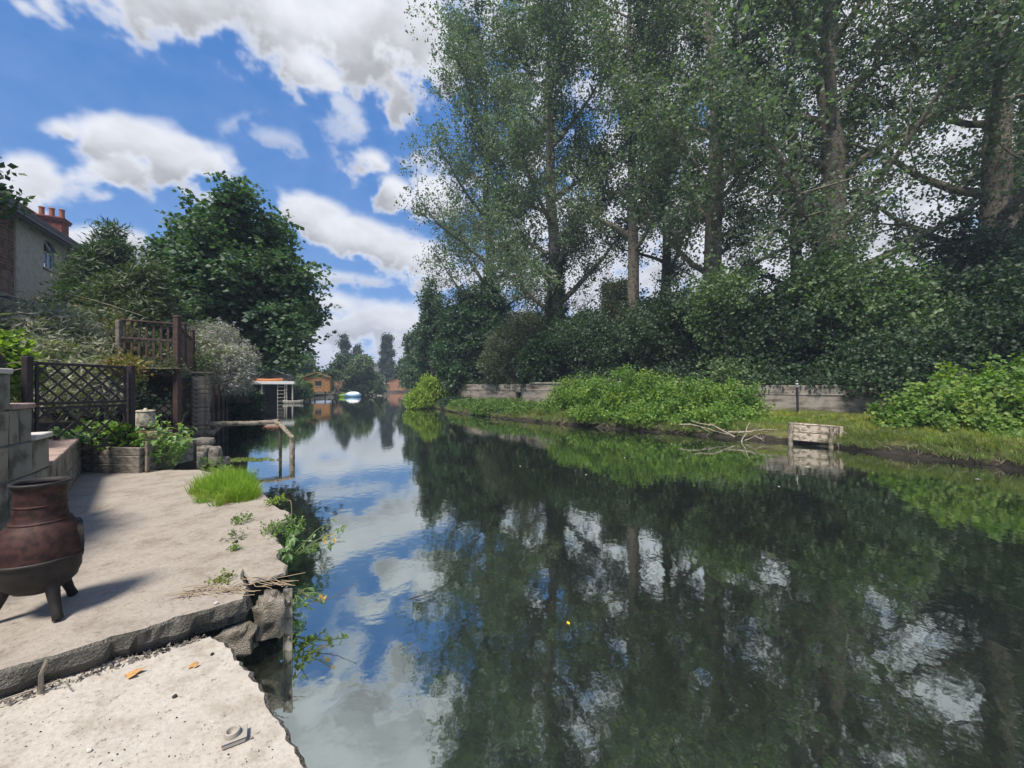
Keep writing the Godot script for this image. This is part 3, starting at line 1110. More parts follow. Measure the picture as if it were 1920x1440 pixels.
func make_block_wall():
	var w := thing("block_wall", "grey concrete block garden wall stepping up in four levels", "wall")
	var spans := [
		[Vector2(-7.42, 6.86), Vector2(-5.04, 4.33), 2, "pink"],
		[Vector2(-5.04, 4.33), Vector2(-4.80, 3.98), 3, "grey"],
		[Vector2(-4.80, 3.98), Vector2(-4.62, 3.66), 4, "pink"],
		[Vector2(-4.62, 3.66), Vector2(-3.9, 2.0), 5, "grey"],
	]
	var course := 0.33
	var mats := [M.block, M.block2, M.block3]
	for si in spans.size():
		var sp: Array = spans[si]
		var a: Vector2 = sp[0]
		var b: Vector2 = sp[1]
		var len := a.distance_to(b)
		var dir := (b - a) / len
		var back := Vector2(dir.y, -dir.x)      # away from the river
		if back.x > 0.0:
			back = -back
		for c in int(sp[2]):
			var y := 0.40 + course * c
			var at := 0.0
			var shift := 0.22 if c % 2 == 1 else 0.0
			while at < len - 0.02:
				var bl := minf((0.44 if not (at == 0.0 and shift > 0.0) else 0.22) * rng.randf_range(0.97, 1.03), len - at)
				if len - at - bl < 0.1:
					bl = len - at
				var m2 := a + dir * (at + bl / 2) + back * (0.10 + rng.randf_range(-0.004, 0.004))
				var bz := Vector3(dir.x, 0, -dir.y)
				var basis := Basis(bz, Vector3.UP, bz.cross(Vector3.UP))
				var size := Vector3(snappedf(bl - 0.012, 0.01), course - 0.012, 0.20)
				obj("block", worn_box(size, 0.008, 0.004, rng.randi() % 4), mats[rng.randi() % 3], w, Transform3D(basis, V(m2.x, y + course / 2, m2.y)))
				at += bl
		var top := 0.40 + course * int(sp[2])
		var cm := (a + b) / 2 + back * 0.105
		var bx := Vector3(dir.x, 0, -dir.y)
		obj("mortar", worn_box(Vector3(len - 0.02, top - 0.42, 0.17), 0.004), M.mortar, w, Transform3D(Basis(bx, Vector3.UP, bx.cross(Vector3.UP)), V(cm.x, 0.40 + (top - 0.42) / 2, cm.y)))
		var caps := maxi(1, int(len / 0.6))
		for k in caps:
			var cl := len / caps
			var wide := 0.42 if sp[3] == "pink" else 0.26
			var cc := a + dir * (cl * (k + 0.5)) + back * (wide / 2 - 0.03)
			obj("coping_stone", worn_box(Vector3(snappedf(cl - 0.008, 0.01), 0.05, wide), 0.008, 0.003, k % 3), M.coping if sp[3] == "pink" else M.lime, w, Transform3D(Basis(bx, Vector3.UP, bx.cross(Vector3.UP)), V(cc.x, top + 0.025, cc.y)))


# ---------------------------------------------------------------- the bank across the river
func edge_point(edge: Array, d: float) -> float:
	for k in edge.size() - 1:
		if d >= edge[k][1] and d <= edge[k + 1][1] and edge[k + 1][1] > edge[k][1]:
			return lerpf(edge[k][0], edge[k + 1][0], (d - edge[k][1]) / (edge[k + 1][1] - edge[k][1]))
	return edge[-1][0]


func right_out(d: float, off: float) -> Vector2:
	var x := edge_point(RIGHT_EDGE, d)
	var x2 := edge_point(RIGHT_EDGE, d + 0.5)
	var dir := Vector2(x2 - x, 0.5).normalized()
	return Vector2(x, d) + Vector2(dir.y, -dir.x) * off


func bank_height(off: float) -> float:
	return lerpf(0.40, 0.60, clampf((off - 0.3) / 1.7, 0, 1)) + clampf((off - 2.0) / 5.0, 0, 1) * 0.30


func make_far_bank():
	var w := thing("river_wall", "long weathered concrete flood wall with rust streaks behind the far bank", "wall")
	var line := [Vector2(-4.5, 34.2), Vector2(-0.6, 29.0), Vector2(3.9, 23.9), Vector2(8.8, 19.9), Vector2(13.7, 16.4), Vector2(19.5, 12.6), Vector2(27, 8)]
	var tops := [1.98, 2.0, 2.04, 1.92, 1.86, 1.84]
	for k in line.size() - 1:
		var a: Vector2 = line[k]
		var b: Vector2 = line[k + 1]
		var len := a.distance_to(b)
		var dir := (b - a) / len
		var bx := Vector3(dir.x, 0, -dir.y)
		var bs := Basis(bx, Vector3.UP, bx.cross(Vector3.UP))
		var top: float = tops[k]
		var runs := [[-0.03, len + 0.03, 0.3, top]]
		if k == 1:
			# a square drain opening near the foot of the wall
			runs = [[0.0, 1.45, 0.3, top], [1.45, 2.05, 1.42, top], [2.05, len, 0.3, top]]
			var mid := a + dir * 1.75 + Vector2(-dir.y, dir.x) * 0.14
			obj("drain_shade", worn_box(Vector3(0.7, 0.9, 0.02), 0.002), M.inner_dark, w, Transform3D(bs, V(mid.x, 1.0, mid.y)))  # black plate standing for the shade inside the opening
		for r in runs:
			var m2: Vector2 = a + dir * (r[0] + r[1]) / 2.0
			var sz := Vector3(snappedf(r[1] - r[0], 0.01), r[3] - r[2], 0.30)
			obj("wall_panel", worn_box(sz, 0.015, 0.006, k), M.wall, w, Transform3D(bs, V(m2.x, (r[2] + r[3]) / 2.0, m2.y)))
		var cm := (a + b) / 2
		if k == 2 or k == 1:
			obj("wall_cap", worn_box(Vector3(snappedf(len * 0.55, 0.01), 0.10, 0.40), 0.02, 0.01, k), M.wall, w, Transform3D(bs, V(cm.x + dir.x * len * 0.2, top + 0.052, cm.y + dir.y * len * 0.2)))
		# a shallow horizontal ledge where the shuttering boards met
		obj("ledge", worn_box(Vector3(snappedf(len - 0.05, 0.01), 0.05, 0.335), 0.015, 0.008, k), M.wall, w, Transform3D(bs, V(cm.x, top - 0.42 + 0.03 * (k % 2), cm.y)))

	# grass on the level strip
	var turf := Many.new()
	for k in 14000:
		var d := rng.randf_range(6.0, 30.0)
		var off := rng.randf_range(0.15, 7.5)
		var p := right_out(d, off)
		if p.y > 34.0 or p.y < 5.0:
			continue
		var n := rough.get_noise_2d(p.x * 0.35, p.y * 0.35)
		var c := mixed(Color(0.28, 0.34, 0.06), Color(0.38, 0.40, 0.10), 0.25)
		if n > 0.1:
			c = mixed(Color(0.19, 0.32, 0.05), Color(0.27, 0.38, 0.07), 0.2)
		turf.put(any_turn(0.15, rng.randf_range(0.5, 1.1) * (1.0 if off < 6 else 1.2)), V(p.x, bank_height(off) - 0.03 + rough.get_noise_2d(p.x * 0.9, p.y * 0.9) * 0.16 * clampf(off * 0.4, 0.25, 1.0), p.y), c)
	tag(scatter("grass", self, turf, L.turf, M.lush), "short yellow green grass covering the level strip before the flood wall", "grass", "", "stuff")
	# fringe hanging over the cut bank
	var fringe := Many.new()
	for k in 6500:
		var d := rng.randf_range(5.0, 40.0)
		var off := rng.randf_range(-0.16, 0.5)
		var p := right_out(d, off + rough.get_noise_2d(d * 0.7, 3.0) * 0.2)
		if rough.get_noise_2d(p.x * 0.5, p.y * 0.5 + 40.0) < -0.22:
			continue
		fringe.put(any_turn(0.5, rng.randf_range(0.45, 1.0)), V(p.x, clampf(0.22 + off * 0.7, 0.12, 0.48) + rng.randf_range(-0.04, 0.08), p.y), mixed(Color(0.15, 0.24, 0.06), Color(0.27, 0.29, 0.11), 0.3))
	tag(scatter("bank_grass", self, fringe, L.turf, M.lush), "ragged dry grass fringe hanging over the cut bank of the river", "grass", "", "stuff")
	# dead stems and roots along the waterline
	var roots := Shape.new()
	for k in 620:
		var d := rng.randf_range(5.0, 36.0)
		var p := right_out(d, rng.randf_range(-0.22, 0.1))
		var a := V(p.x, rng.randf_range(0.12, 0.36), p.y)
		var e := a + Vector3(rng.randf_range(-0.5, 0.25), rng.randf_range(-0.32, 0.05), rng.randf_range(-0.2, 0.5)) * rng.randf_range(0.3, 0.9)
		var mid := a.lerp(e, 0.5) + any_dir(rng) * 0.05
		roots.tube([a, mid, e], [0.007, 0.006, 0.003], 4, false)
	tag(obj("root_debris", roots.mesh(), M.stick), "tangle of pale dead stems and roots along the bank edge", "debris", "", "stuff")

	# the lush bushes that spill down to the water
	bush("nettle_bush", "wide bright green nettle thicket spilling from the wall down to the water", "bush", V(5.6, 0.5, 18.6), [
		[Vector3(-1.2, 0.55, -1.2), Vector3(1.3, 1.0, 1.3)], [Vector3(0.6, 0.75, -0.6), Vector3(1.6, 1.15, 1.4)], [Vector3(2.3, 0.5, 0.6), Vector3(1.7, 0.95, 1.3)],
		[Vector3(0.4, -0.1, 1.0), Vector3(1.6, 0.6, 1.0)], [Vector3(2.6, -0.1, 2.6), Vector3(1.5, 0.6, 0.9)], [Vector3(3.9, 0.5, 1.4), Vector3(1.1, 0.9, 1.0)], [Vector3(-2.2, 0.6, -2.5), Vector3(1.2, 1.0, 1.0)], [Vector3(-1.7, 0.0, -0.2), Vector3(1.0, 0.6, 0.8)],
	], {"leaves": 6500, "leaf": L.nettle, "a": Color(0.115, 0.23, 0.05), "b": Color(0.21, 0.33, 0.07), "c": Color(0.24, 0.35, 0.06), "size": 1.0, "tilt": 0.6, "ragged": 1.15, "lump": 0.6, "deep": 0.28, "stem": 0.012, "stems": 8, "mat": M.lush})
	bush("vine_bush", "big bright green vine covered mound at the waterside", "bush", V(15.2, 0.5, 12.0), [
		[Vector3(-2.3, 0.2, -0.6), Vector3(1.1, 0.7, 1.0)], [Vector3(-1.0, 0.65, -0.5), Vector3(1.4, 1.15, 1.4)], [Vector3(0.6, 0.8, 0.3), Vector3(1.6, 1.25, 1.5)], [Vector3(2.2, 0.8, 1.4), Vector3(1.6, 1.2, 1.5)],
		[Vector3(-0.9, 0.0, 1.2), Vector3(1.2, 0.55, 0.9)], [Vector3(-0.2, 0.0, 2.6), Vector3(1.2, 0.5, 0.8)], [Vector3(1.2, 0.3, 3.0), Vector3(1.4, 0.8, 1.1)], [Vector3(3.6, 0.7, 3.4), Vector3(1.6, 1.1, 1.3)],
	], {"leaves": 8200, "leaf": L.vine, "a": Color(0.13, 0.25, 0.055), "b": Color(0.23, 0.35, 0.07), "c": Color(0.31, 0.40, 0.07), "size": 0.62, "tilt": 0.7, "ragged": 1.1, "lump": 0.65, "deep": 0.28, "stem": 0.012, "stems": 8, "face": 0.5, "mat": M.lush})
	bush("yellow_bush", "yellow green bush at the end of the flood wall by the bend", "bush", V(-6.3, 0.3, 34.2), [
		[Vector3(-0.7, 0.9, -0.5), Vector3(1.2, 1.4, 1.4)], [Vector3(0.9, 1.3, -1.2), Vector3(1.0, 1.3, 1.2)], [Vector3(-1.3, 0.3, 1.5), Vector3(1.0, 0.9, 1.2)],
	], {"leaves": 2200, "leaf": L.nettle, "a": Color(0.19, 0.31, 0.045), "b": Color(0.30, 0.40, 0.06), "size": 1.4, "ragged": 0.5, "mat": M.lush})
	# low growth along the bank below the wall
	var low := [[24.6, 0.5, 0.55], [23.3, 0.8, 0.6], [22.2, 0.9, 0.5], [26.2, 0.9, 0.5], [28.2, 1.0, 0.5], [30.0, 0.8, 0.7], [21.2, 1.4, 0.7], [25.2, 2.3, 0.6], [27.3, 2.6, 0.6]]
	var words := ["pale", "dense", "small", "broad", "ragged", "dark", "leafy", "grassy", "feathery"]
	var where := ["under the rusty stretch of wall", "left of the pale roots", "above the pale roots", "under the drain opening", "nearest the pale wall end", "dark at the wall's far corner", "beside the big nettle thicket", "against the foot of the drain", "against the wall's smooth end"]
	for k in low.size():
		var p := right_out(low[k][0], low[k][1])
		bush("bank_plant", "%s low green bank plant %s" % [words[k], where[k]], "plant", V(p.x, 0.32, p.y), [[Vector3(0, 0.12, 0), Vector3(1.1, low[k][2] * 0.65, 0.8)], [Vector3(-0.8, 0.1, -0.8), Vector3(0.8, low[k][2] * 0.45, 0.7)]],
			{"leaves": 420, "leaf": L.small if k % 2 else L.nettle, "a": Color(0.09, 0.19, 0.05) if k != 5 else Color(0.03, 0.07, 0.045), "b": Color(0.18, 0.27, 0.07) if k != 5 else Color(0.05, 0.10, 0.06), "size": 1.2, "stem": 0.008, "mat": M.lush}, "low plants along the far bank")

	# timber revetment at the water's edge
	var rv := thing("timber_revetment", "weathered pale timber bank revetment held by two round posts", "revetment", V(9.62, 0, 12.72), -0.6)
	var px := rv
	beam(px, "plank", Vector3(-0.62, 0.535, -0.05), Vector3(0.64, 0.50, -0.05), 0.245, 0.07, M.pale_wood, 0.012, 0.012)
	beam(px, "plank", Vector3(-0.60, 0.275, -0.045), Vector3(0.64, 0.245, -0.045), 0.25, 0.07, M.pale_wood, 0.012, 0.014)
	beam(px, "top_plank", Vector3(-0.64, 0.685, -0.10), Vector3(0.66, 0.645, -0.10), 0.045, 0.18, M.pale_wood, 0.012, 0.012)
	rod(px, "post", [Vector3(-0.58, -0.5, 0.06), Vector3(-0.59, 0.2, 0.06), Vector3(-0.57, 0.70, 0.05)], 0.075, 0.07, M.log, 9, 0.06)
	rod(px, "post", [Vector3(0.46, -0.5, 0.06), Vector3(0.45, 0.2, 0.06), Vector3(0.47, 0.62, 0.05)], 0.07, 0.066, M.log, 9, 0.06)
	beam(px, "end_post", Vector3(0.70, -0.4, -0.06), Vector3(0.71, 0.64, -0.06), 0.10, 0.10, M.pale_wood, 0.012, 0.01)
	rod(px, "rope", [Vector3(0.75, 0.5, 0.0), Vector3(0.85, 0.42, 0.03), Vector3(0.82, 0.32, 0.04), Vector3(0.75, 0.28, 0.0)], 0.012, 0.012, M.stick, 5)

	# black pole with a pale top, in front of the wall
	var pole := thing("marker_pole", "thin black pole with pale bands at its top before the wall", "pole", V(11.9, 0.78, 16.6))
	rod(pole, "shaft", [Vector3(0.03, -0.2, 0), Vector3(0, 1.05, 0)], 0.045, 0.045, M.black_paint, 10)
	for k in 3:
		rod(pole, "band", [Vector3(-0.002, 1.06 + k * 0.11, 0), Vector3(-0.004, 1.12 + k * 0.11, 0)], 0.047, 0.047, M.steel if k != 1 else M.white_paint, 10)
		rod(pole, "neck", [Vector3(-0.004, 1.12 + k * 0.11, 0), Vector3(-0.006, 1.17 + k * 0.11, 0)], 0.035, 0.035, M.black_paint, 10)

	# fallen branches in the water beside the revetment
	var br := [
		["long bleached branch lying level from the revetment toward the thicket", [[7.55, 0.30, 13.9], [8.2, 0.34, 13.65], [9.0, 0.42, 13.5]], 0.035],
		["bleached branch slanting up out of the water by the thicket", [[7.7, 0.15, 13.75], [7.2, 0.5, 14.2], [6.6, 0.62, 14.7]], 0.03],
		["forked bleached branch standing steeply at the water's edge", [[7.85, -0.05, 13.6], [8.05, 0.25, 13.7], [8.3, 0.62, 13.9]], 0.028],
		["pale curved branch half sunk in front of the thicket", [[6.3, 0.45, 15.0], [6.9, 0.42, 14.5], [7.6, 0.2, 14.0]], 0.026],
		["thin crooked branch arching beside the revetment post", [[7.9, 0.06, 13.5], [8.2, 0.22, 13.45], [8.5, 0.14, 13.4]], 0.018],
		["pale stick poking from the water below the vine mound", [[12.9, 0.42, 9.6], [13.05, 0.15, 9.2], [13.2, -0.05, 9.0]], 0.018],
		["pale root arching down at the foot of the nettle thicket", [[3.6, 0.4, 18.9], [3.9, 0.3, 18.4], [4.3, -0.05, 18.1]], 0.03],
		["crossed root beside the arching root under the thicket", [[4.6, 0.35, 18.5], [4.2, 0.2, 18.2], [3.8, -0.05, 18.2]], 0.025],
		["crooked pale root farthest along the bank under low plants", [[0.2, 0.4, 22.8], [0.9, 0.25, 22.0], [1.6, 0.05, 21.3]], 0.03],
	]
	for b in br:
		var t := thing("driftwood_branch", b[0], "branch", Vector3.ZERO, 0.0, "bleached branches along the far bank")
		var pts := []
		for q in b[1]:
			pts.append(V(q[0], q[1], q[2]))
		rod(t, "branch", [pts[0], pts[0].lerp(pts[1], 0.5) + any_dir(rng) * 0.05, pts[1], pts[1].lerp(pts[2], 0.5) + any_dir(rng) * 0.05, pts[2]], b[2], float(b[2]) * 0.45, M.stick, 6, 0.12)
		for k in 2:
			var f: Vector3 = pts[1] + any_dir(rng) * 0.05
			rod(t, "side_twig", [f, f + (pts[2] - pts[1]).normalized() * 0.25 + any_dir(rng) * 0.2], float(b[2]) * 0.5, 0.004, M.stick, 5)


# ---------------------------------------------------------------- the poplars and what grows under them
func make_poplars():
	var base := {"bark": M.bark, "leaf": L.poplar, "a": Color(0.115, 0.17, 0.115), "b": Color(0.185, 0.24, 0.165), "from": 0.15, "to": 0.95, "angle": 0.92, "curl": 0.085, "top": 0.6, "subs": 10, "spread": 0.5, "tilt": 1.5}
	var list := [
		[-1.8, 37.0, 34.0, 0.5, 28, 8.6, 7600, 11.0, "ivy clad poplar at the end of the row by the open sky"],
		[3.6, 31.0, 33.0, 0.62, 28, 9.0, 6800, 10.0, "tall poplar whose trunk wears a thick ivy sleeve"],
		[8.6, 28.0, 33.0, 0.50, 24, 7.5, 4400, 0.0, "slender straight poplar with a bare pale trunk"],
		[12.1, 24.2, 34.0, 0.62, 26, 8.5, 4800, 0.0, "stout poplar with spreading lower limbs next to the slender one"],
		[17.4, 21.6, 34.0, 0.74, 30, 9.5, 6000, 7.5, "massive poplar rising from behind the leafy sucker growth"],
		[22.6, 19.0, 33.0, 0.66, 24, 8.5, 3800, 6.5, "poplar with a thick pale bare trunk above the ivy slope"],
		[27.5, 21.5, 32.0, 0.55, 20, 8.5, 3600, 0.0, "half hidden poplar at the picture's edge behind the thick pale trunk"],
		[12.5, 33.0, 31.0, 0.5, 18, 6.5, 2400, 0.0, "distant poplar standing behind the slender and stout ones"],
		[21.0, 29.0, 32.0, 0.5, 18, 6.5, 2400, 0.0, "distant poplar standing behind the massive one"],
	]
	for k in list.size():
		var q: Array = list[k]
		var o: Dictionary = base.duplicate()
		o.merge({"h": q[2], "r": q[3], "limbs": q[4], "reach": q[5], "leaves": q[6], "ivy": q[7], "lean": Vector3(rng.randf_range(-1.0, 1.0), 0, rng.randf_range(-0.6, 0.6))}, true)
		if k == 0:
			o.from = 0.12
			o.top = 0.8
			o.spread = 0.62
			o.lean = Vector3(-1.0, 0, 0)
		if k == 2:
			o.lean = Vector3(-0.3, 0, 0)
			o.from = 0.27
		tree("poplar_tree", q[8], "tree", V(q[0], 2.2 if k < 6 else 2.6, q[1]), o, "poplars in a row behind the flood wall")


func make_understorey():
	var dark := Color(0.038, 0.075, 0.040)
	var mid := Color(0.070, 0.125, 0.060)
	var g := "bushes and small trees under the poplars"
	# dense small tree at the open end of the row
	bush("sycamore_tree", "dense blue green sycamore bulging over the far end of the wall", "tree", V(-3.6, 1.5, 36.5), [
		[Vector3(0, 4.6, 0), Vector3(3.2, 4.2, 3.0)], [Vector3(2.4, 3.4, 1.0), Vector3(2.6, 3.4, 2.4)], [Vector3(-1.2, 2.8, 1.0), Vector3(2.4, 2.8, 2.2)], [Vector3(1.0, 7.4, 0), Vector3(2.0, 2.4, 2.0)], [Vector3(-1.0, 1.4, 2.0), Vector3(1.8, 1.6, 1.6)],
	], {"leaves": 6000, "leaf": L.sycamore, "a": Color(0.045, 0.095, 0.055), "b": Color(0.075, 0.14, 0.075), "size": 1.2, "stem": 0.10, "bark": M.bark_dark, "ragged": 0.5, "lump": 1.5}, g)
	bush("hawthorn_bush", "grey green drooping bush with hanging bare twigs over the wall", "bush", V(0.6, 1.6, 30.6), [
		[Vector3(0, 3.0, 0), Vector3(1.7, 2.6, 1.6)], [Vector3(-1.4, 2.2, 0.6), Vector3(1.4, 2.0, 1.3)], [Vector3(0.9, 4.2, -0.3), Vector3(1.4, 1.6, 1.3)],
	], {"leaves": 2400, "leaf": L.small, "a": Color(0.085, 0.115, 0.07), "b": Color(0.13, 0.16, 0.10), "size": 1.5, "stem": 0.05, "ragged": 0.55, "stems": 9}, g)
	bush("elder_bush", "dark leafy elder filling the gap under the ivy sleeved poplar", "bush", V(3.6, 1.7, 28.2), [
		[Vector3(0, 2.2, 0), Vector3(2.0, 2.4, 1.6)], [Vector3(1.8, 3.0, -0.6), Vector3(1.7, 2.4, 1.6)], [Vector3(-1.8, 1.6, 0.6), Vector3(1.5, 1.8, 1.2)],
	], {"leaves": 3000, "leaf": L.sycamore, "a": dark * 1.25, "b": mid * 1.2, "size": 1.0, "stem": 0.06, "ragged": 0.5}, g)
	var stump := thing("ivy_stump", "broken dead trunk wrapped in brown ivy beside the slender poplar", "stump", V(7.4, 1.8, 28.6))
	rod(stump, "trunk", [Vector3(0, -0.3, 0), Vector3(0.1, 3, 0), Vector3(0, 7.4, 0)], 0.75, 0.5, M.bark_dark, 12, 0.08)
	var iv := Many.new()
	for k in 1500:
		var y := rng.randf_range(0.0, 7.6)
		var a := rng.randf() * TAU
		var r := lerpf(0.85, 0.6, y / 7.5) + rng.randf_range(-0.05, 0.35)
		iv.put(any_turn(1.4, rng.randf_range(0.6, 1.0)), Vector3(cos(a) * r, y, sin(a) * r), mixed(Color(0.06, 0.085, 0.045), Color(0.10, 0.11, 0.065)))
	scatter("ivy_foliage", stump, iv, L.ivy, M.leaf)
	var rows := [
		# x, d, height, width, leaf, label
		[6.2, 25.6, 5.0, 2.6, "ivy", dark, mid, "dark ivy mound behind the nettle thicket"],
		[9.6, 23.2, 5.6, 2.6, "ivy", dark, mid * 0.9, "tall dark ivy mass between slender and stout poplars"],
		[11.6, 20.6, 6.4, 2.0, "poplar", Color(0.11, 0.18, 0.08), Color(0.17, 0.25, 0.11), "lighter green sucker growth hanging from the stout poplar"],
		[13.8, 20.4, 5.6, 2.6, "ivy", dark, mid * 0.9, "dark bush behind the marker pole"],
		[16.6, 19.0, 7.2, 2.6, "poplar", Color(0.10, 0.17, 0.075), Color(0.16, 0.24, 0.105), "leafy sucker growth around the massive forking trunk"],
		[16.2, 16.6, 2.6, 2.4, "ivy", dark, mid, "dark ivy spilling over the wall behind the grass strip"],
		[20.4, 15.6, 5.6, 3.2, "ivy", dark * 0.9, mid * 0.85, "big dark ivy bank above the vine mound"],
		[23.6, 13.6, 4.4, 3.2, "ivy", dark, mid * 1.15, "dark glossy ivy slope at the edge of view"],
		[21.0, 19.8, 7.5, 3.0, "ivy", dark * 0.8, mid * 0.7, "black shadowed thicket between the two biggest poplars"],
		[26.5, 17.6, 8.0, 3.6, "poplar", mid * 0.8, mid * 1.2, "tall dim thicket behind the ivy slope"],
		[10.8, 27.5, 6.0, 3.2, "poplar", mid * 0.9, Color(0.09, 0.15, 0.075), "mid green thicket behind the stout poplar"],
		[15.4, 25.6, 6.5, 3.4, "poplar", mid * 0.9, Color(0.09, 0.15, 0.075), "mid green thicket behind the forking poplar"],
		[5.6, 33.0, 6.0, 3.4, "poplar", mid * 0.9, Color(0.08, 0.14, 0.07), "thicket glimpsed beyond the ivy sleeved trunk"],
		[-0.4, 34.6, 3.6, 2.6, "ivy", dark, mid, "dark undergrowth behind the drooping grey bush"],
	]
	for q in rows:
		var h: float = q[2]
		var w: float = q[3]
		var lobes := []
		for k in 5:
			lobes.append([Vector3(rng.randf_range(-0.55, 0.55) * w, h * (0.2 + 0.15 * k) * rng.randf_range(0.85, 1.1), rng.randf_range(-0.4, 0.4) * w), Vector3(w * rng.randf_range(0.55, 0.8), h * rng.randf_range(0.2, 0.3), w * rng.randf_range(0.5, 0.7))])
		lobes.append([Vector3(0, h * 0.12, w * 0.3), Vector3(w, h * 0.2, w * 0.5)])
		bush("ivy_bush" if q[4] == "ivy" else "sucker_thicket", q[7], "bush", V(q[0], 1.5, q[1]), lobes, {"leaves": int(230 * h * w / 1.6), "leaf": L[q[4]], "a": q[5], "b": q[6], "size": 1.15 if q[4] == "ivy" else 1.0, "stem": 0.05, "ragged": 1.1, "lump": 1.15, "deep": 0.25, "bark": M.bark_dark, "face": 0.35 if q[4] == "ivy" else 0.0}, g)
	# ivy trailing over the wall top
	var trail := Many.new()
	var wl := [Vector2(-4.5, 34.2), Vector2(-0.6, 29.0), Vector2(3.9, 23.9), Vector2(8.8, 19.9), Vector2(13.7, 16.4), Vector2(19.5, 12.6)]
	for k in 1500:
		var i := rng.randi() % 5
		var p: Vector2 = wl[i].lerp(wl[i + 1], rng.randf())
		var hang := rough.get_noise_2d(p.x * 0.7, p.y * 0.7)
		if i < 3 and hang < 0.05:
			continue
		trail.put(any_turn(1.0, rng.randf_range(0.6, 1.0)), V(p.x + rng.randf_range(-0.2, 0.6), 1.95 + rng.randf_range(-0.35, 0.45) * (0.4 + maxf(0.0, hang)) * 1.2, p.y + rng.randf_range(-0.25, 0.5)), mixed(Color(0.035, 0.07, 0.035), Color(0.06, 0.105, 0.05)))
	tag(scatter("trailing_ivy", self, trail, L.ivy, M.leaf), "dark ivy trailing along the top of the concrete flood wall", "ivy", "", "stuff")
	# hanging bare twigs
	var tw := thing("hanging_twigs", "bare pale twigs dangling in loops before the dark hollow", "twigs", V(1.6, 4.2, 28.6))
	for k in 14:
		var a := Vector3(rng.randf_range(-1.0, 1.0), rng.randf_range(0.0, 1.0), rng.randf_range(-0.4, 0.4))
		var pts := [a]
		for j in 5:
			pts.append(pts[-1] + Vector3(rng.randf_range(-0.22, 0.22), -rng.randf_range(0.15, 0.45), rng.randf_range(-0.1, 0.1)))
		rod(tw, "twig", pts, 0.018, 0.006, M.stick, 5)
	# board fence in the dark hollow above the wall
	var fc := thing("board_fence", "dark vertical board fence in the hollow above the flood wall", "fence", V(0.9, 1.9, 29.6), 0.0)
	fc.rotation.y = atan2(5.1, 4.5)
	for k in 16:
		obj("board", worn_box(Vector3(0.13, 1.7, 0.02), 0.003, 0.004, k % 3), M.dark_board, fc, Transform3D(Basis(), Vector3(-1.1 + k * 0.145, 0.85, 0)))
	for y in [0.4, 1.3]:
		obj("rail", worn_box(Vector3(2.4, 0.08, 0.04), 0.004), M.dark_board, fc, Transform3D(Basis(), Vector3(0, y, -0.032)))


# ---------------------------------------------------------------- the gardens on the near bank
func soil_patch(poly: Array, sd: float) -> ArrayMesh:
	# poly: [x, height, d]; a fan from its middle with a skirt down into the ground
	var s := Shape.new()
	var mid := Vector3.ZERO
	for p in poly:
		mid += V(p[0], p[1], p[2]) / poly.size()
	var rings := [[], [], [], []]
	for k in poly.size():
		var a := V(poly[k][0], poly[k][1], poly[k][2])
		var b := V(poly[(k + 1) % poly.size()][0], poly[(k + 1) % poly.size()][1], poly[(k + 1) % poly.size()][2])
		for j in 6:
			var p := a.lerp(b, j / 6.0)
			rings[0].append(p - Vector3.UP * 0.9)
			rings[1].append(p)
			for r in 2:
				var q := p.lerp(mid, 0.35 + r * 0.4)
				q.y += rough.get_noise_2d(q.x * 2.0 + sd, q.z * 2.0) * 0.12
				rings[2 + r].append(q)
	s.skin(rings, true, true)
	return s.mesh()


func lattice(parent: Node, called: String, a: Vector3, along: Vector3, wide: float, tall: float, gap: float, mat: Material, slat := 0.030, thick := 0.010):
	# diagonal slats in two layers inside a rectangle that starts at a
	var n := along.cross(Vector3.UP).normalized()
	for layer in 2:
		var sg := 1.0 if layer == 0 else -1.0
		var c := -tall if layer == 0 else 0.0
		var last := wide if layer == 0 else wide + tall
		c += gap * 0.5
		while c < last:
			# line: x = c + sg * y
			var y0 := 0.0
			var y1 := tall
			if sg > 0.0:
				y0 = maxf(0.0, -c)
				y1 = minf(tall, wide - c)
			else:
				y0 = maxf(0.0, c - wide)
				y1 = minf(tall, c)
			if y1 - y0 > 0.05:
				var off := n * (thick * (0.55 if layer == 0 else -0.55))
				var p := a + along * (c + sg * y0) + Vector3.UP * y0 + off
				var q := a + along * (c + sg * y1) + Vector3.UP * y1 + off
				beam(parent, called, p, q, slat, thick, mat, 0.002, 0.0, n.cross((q - p).normalized()))
			c += gap


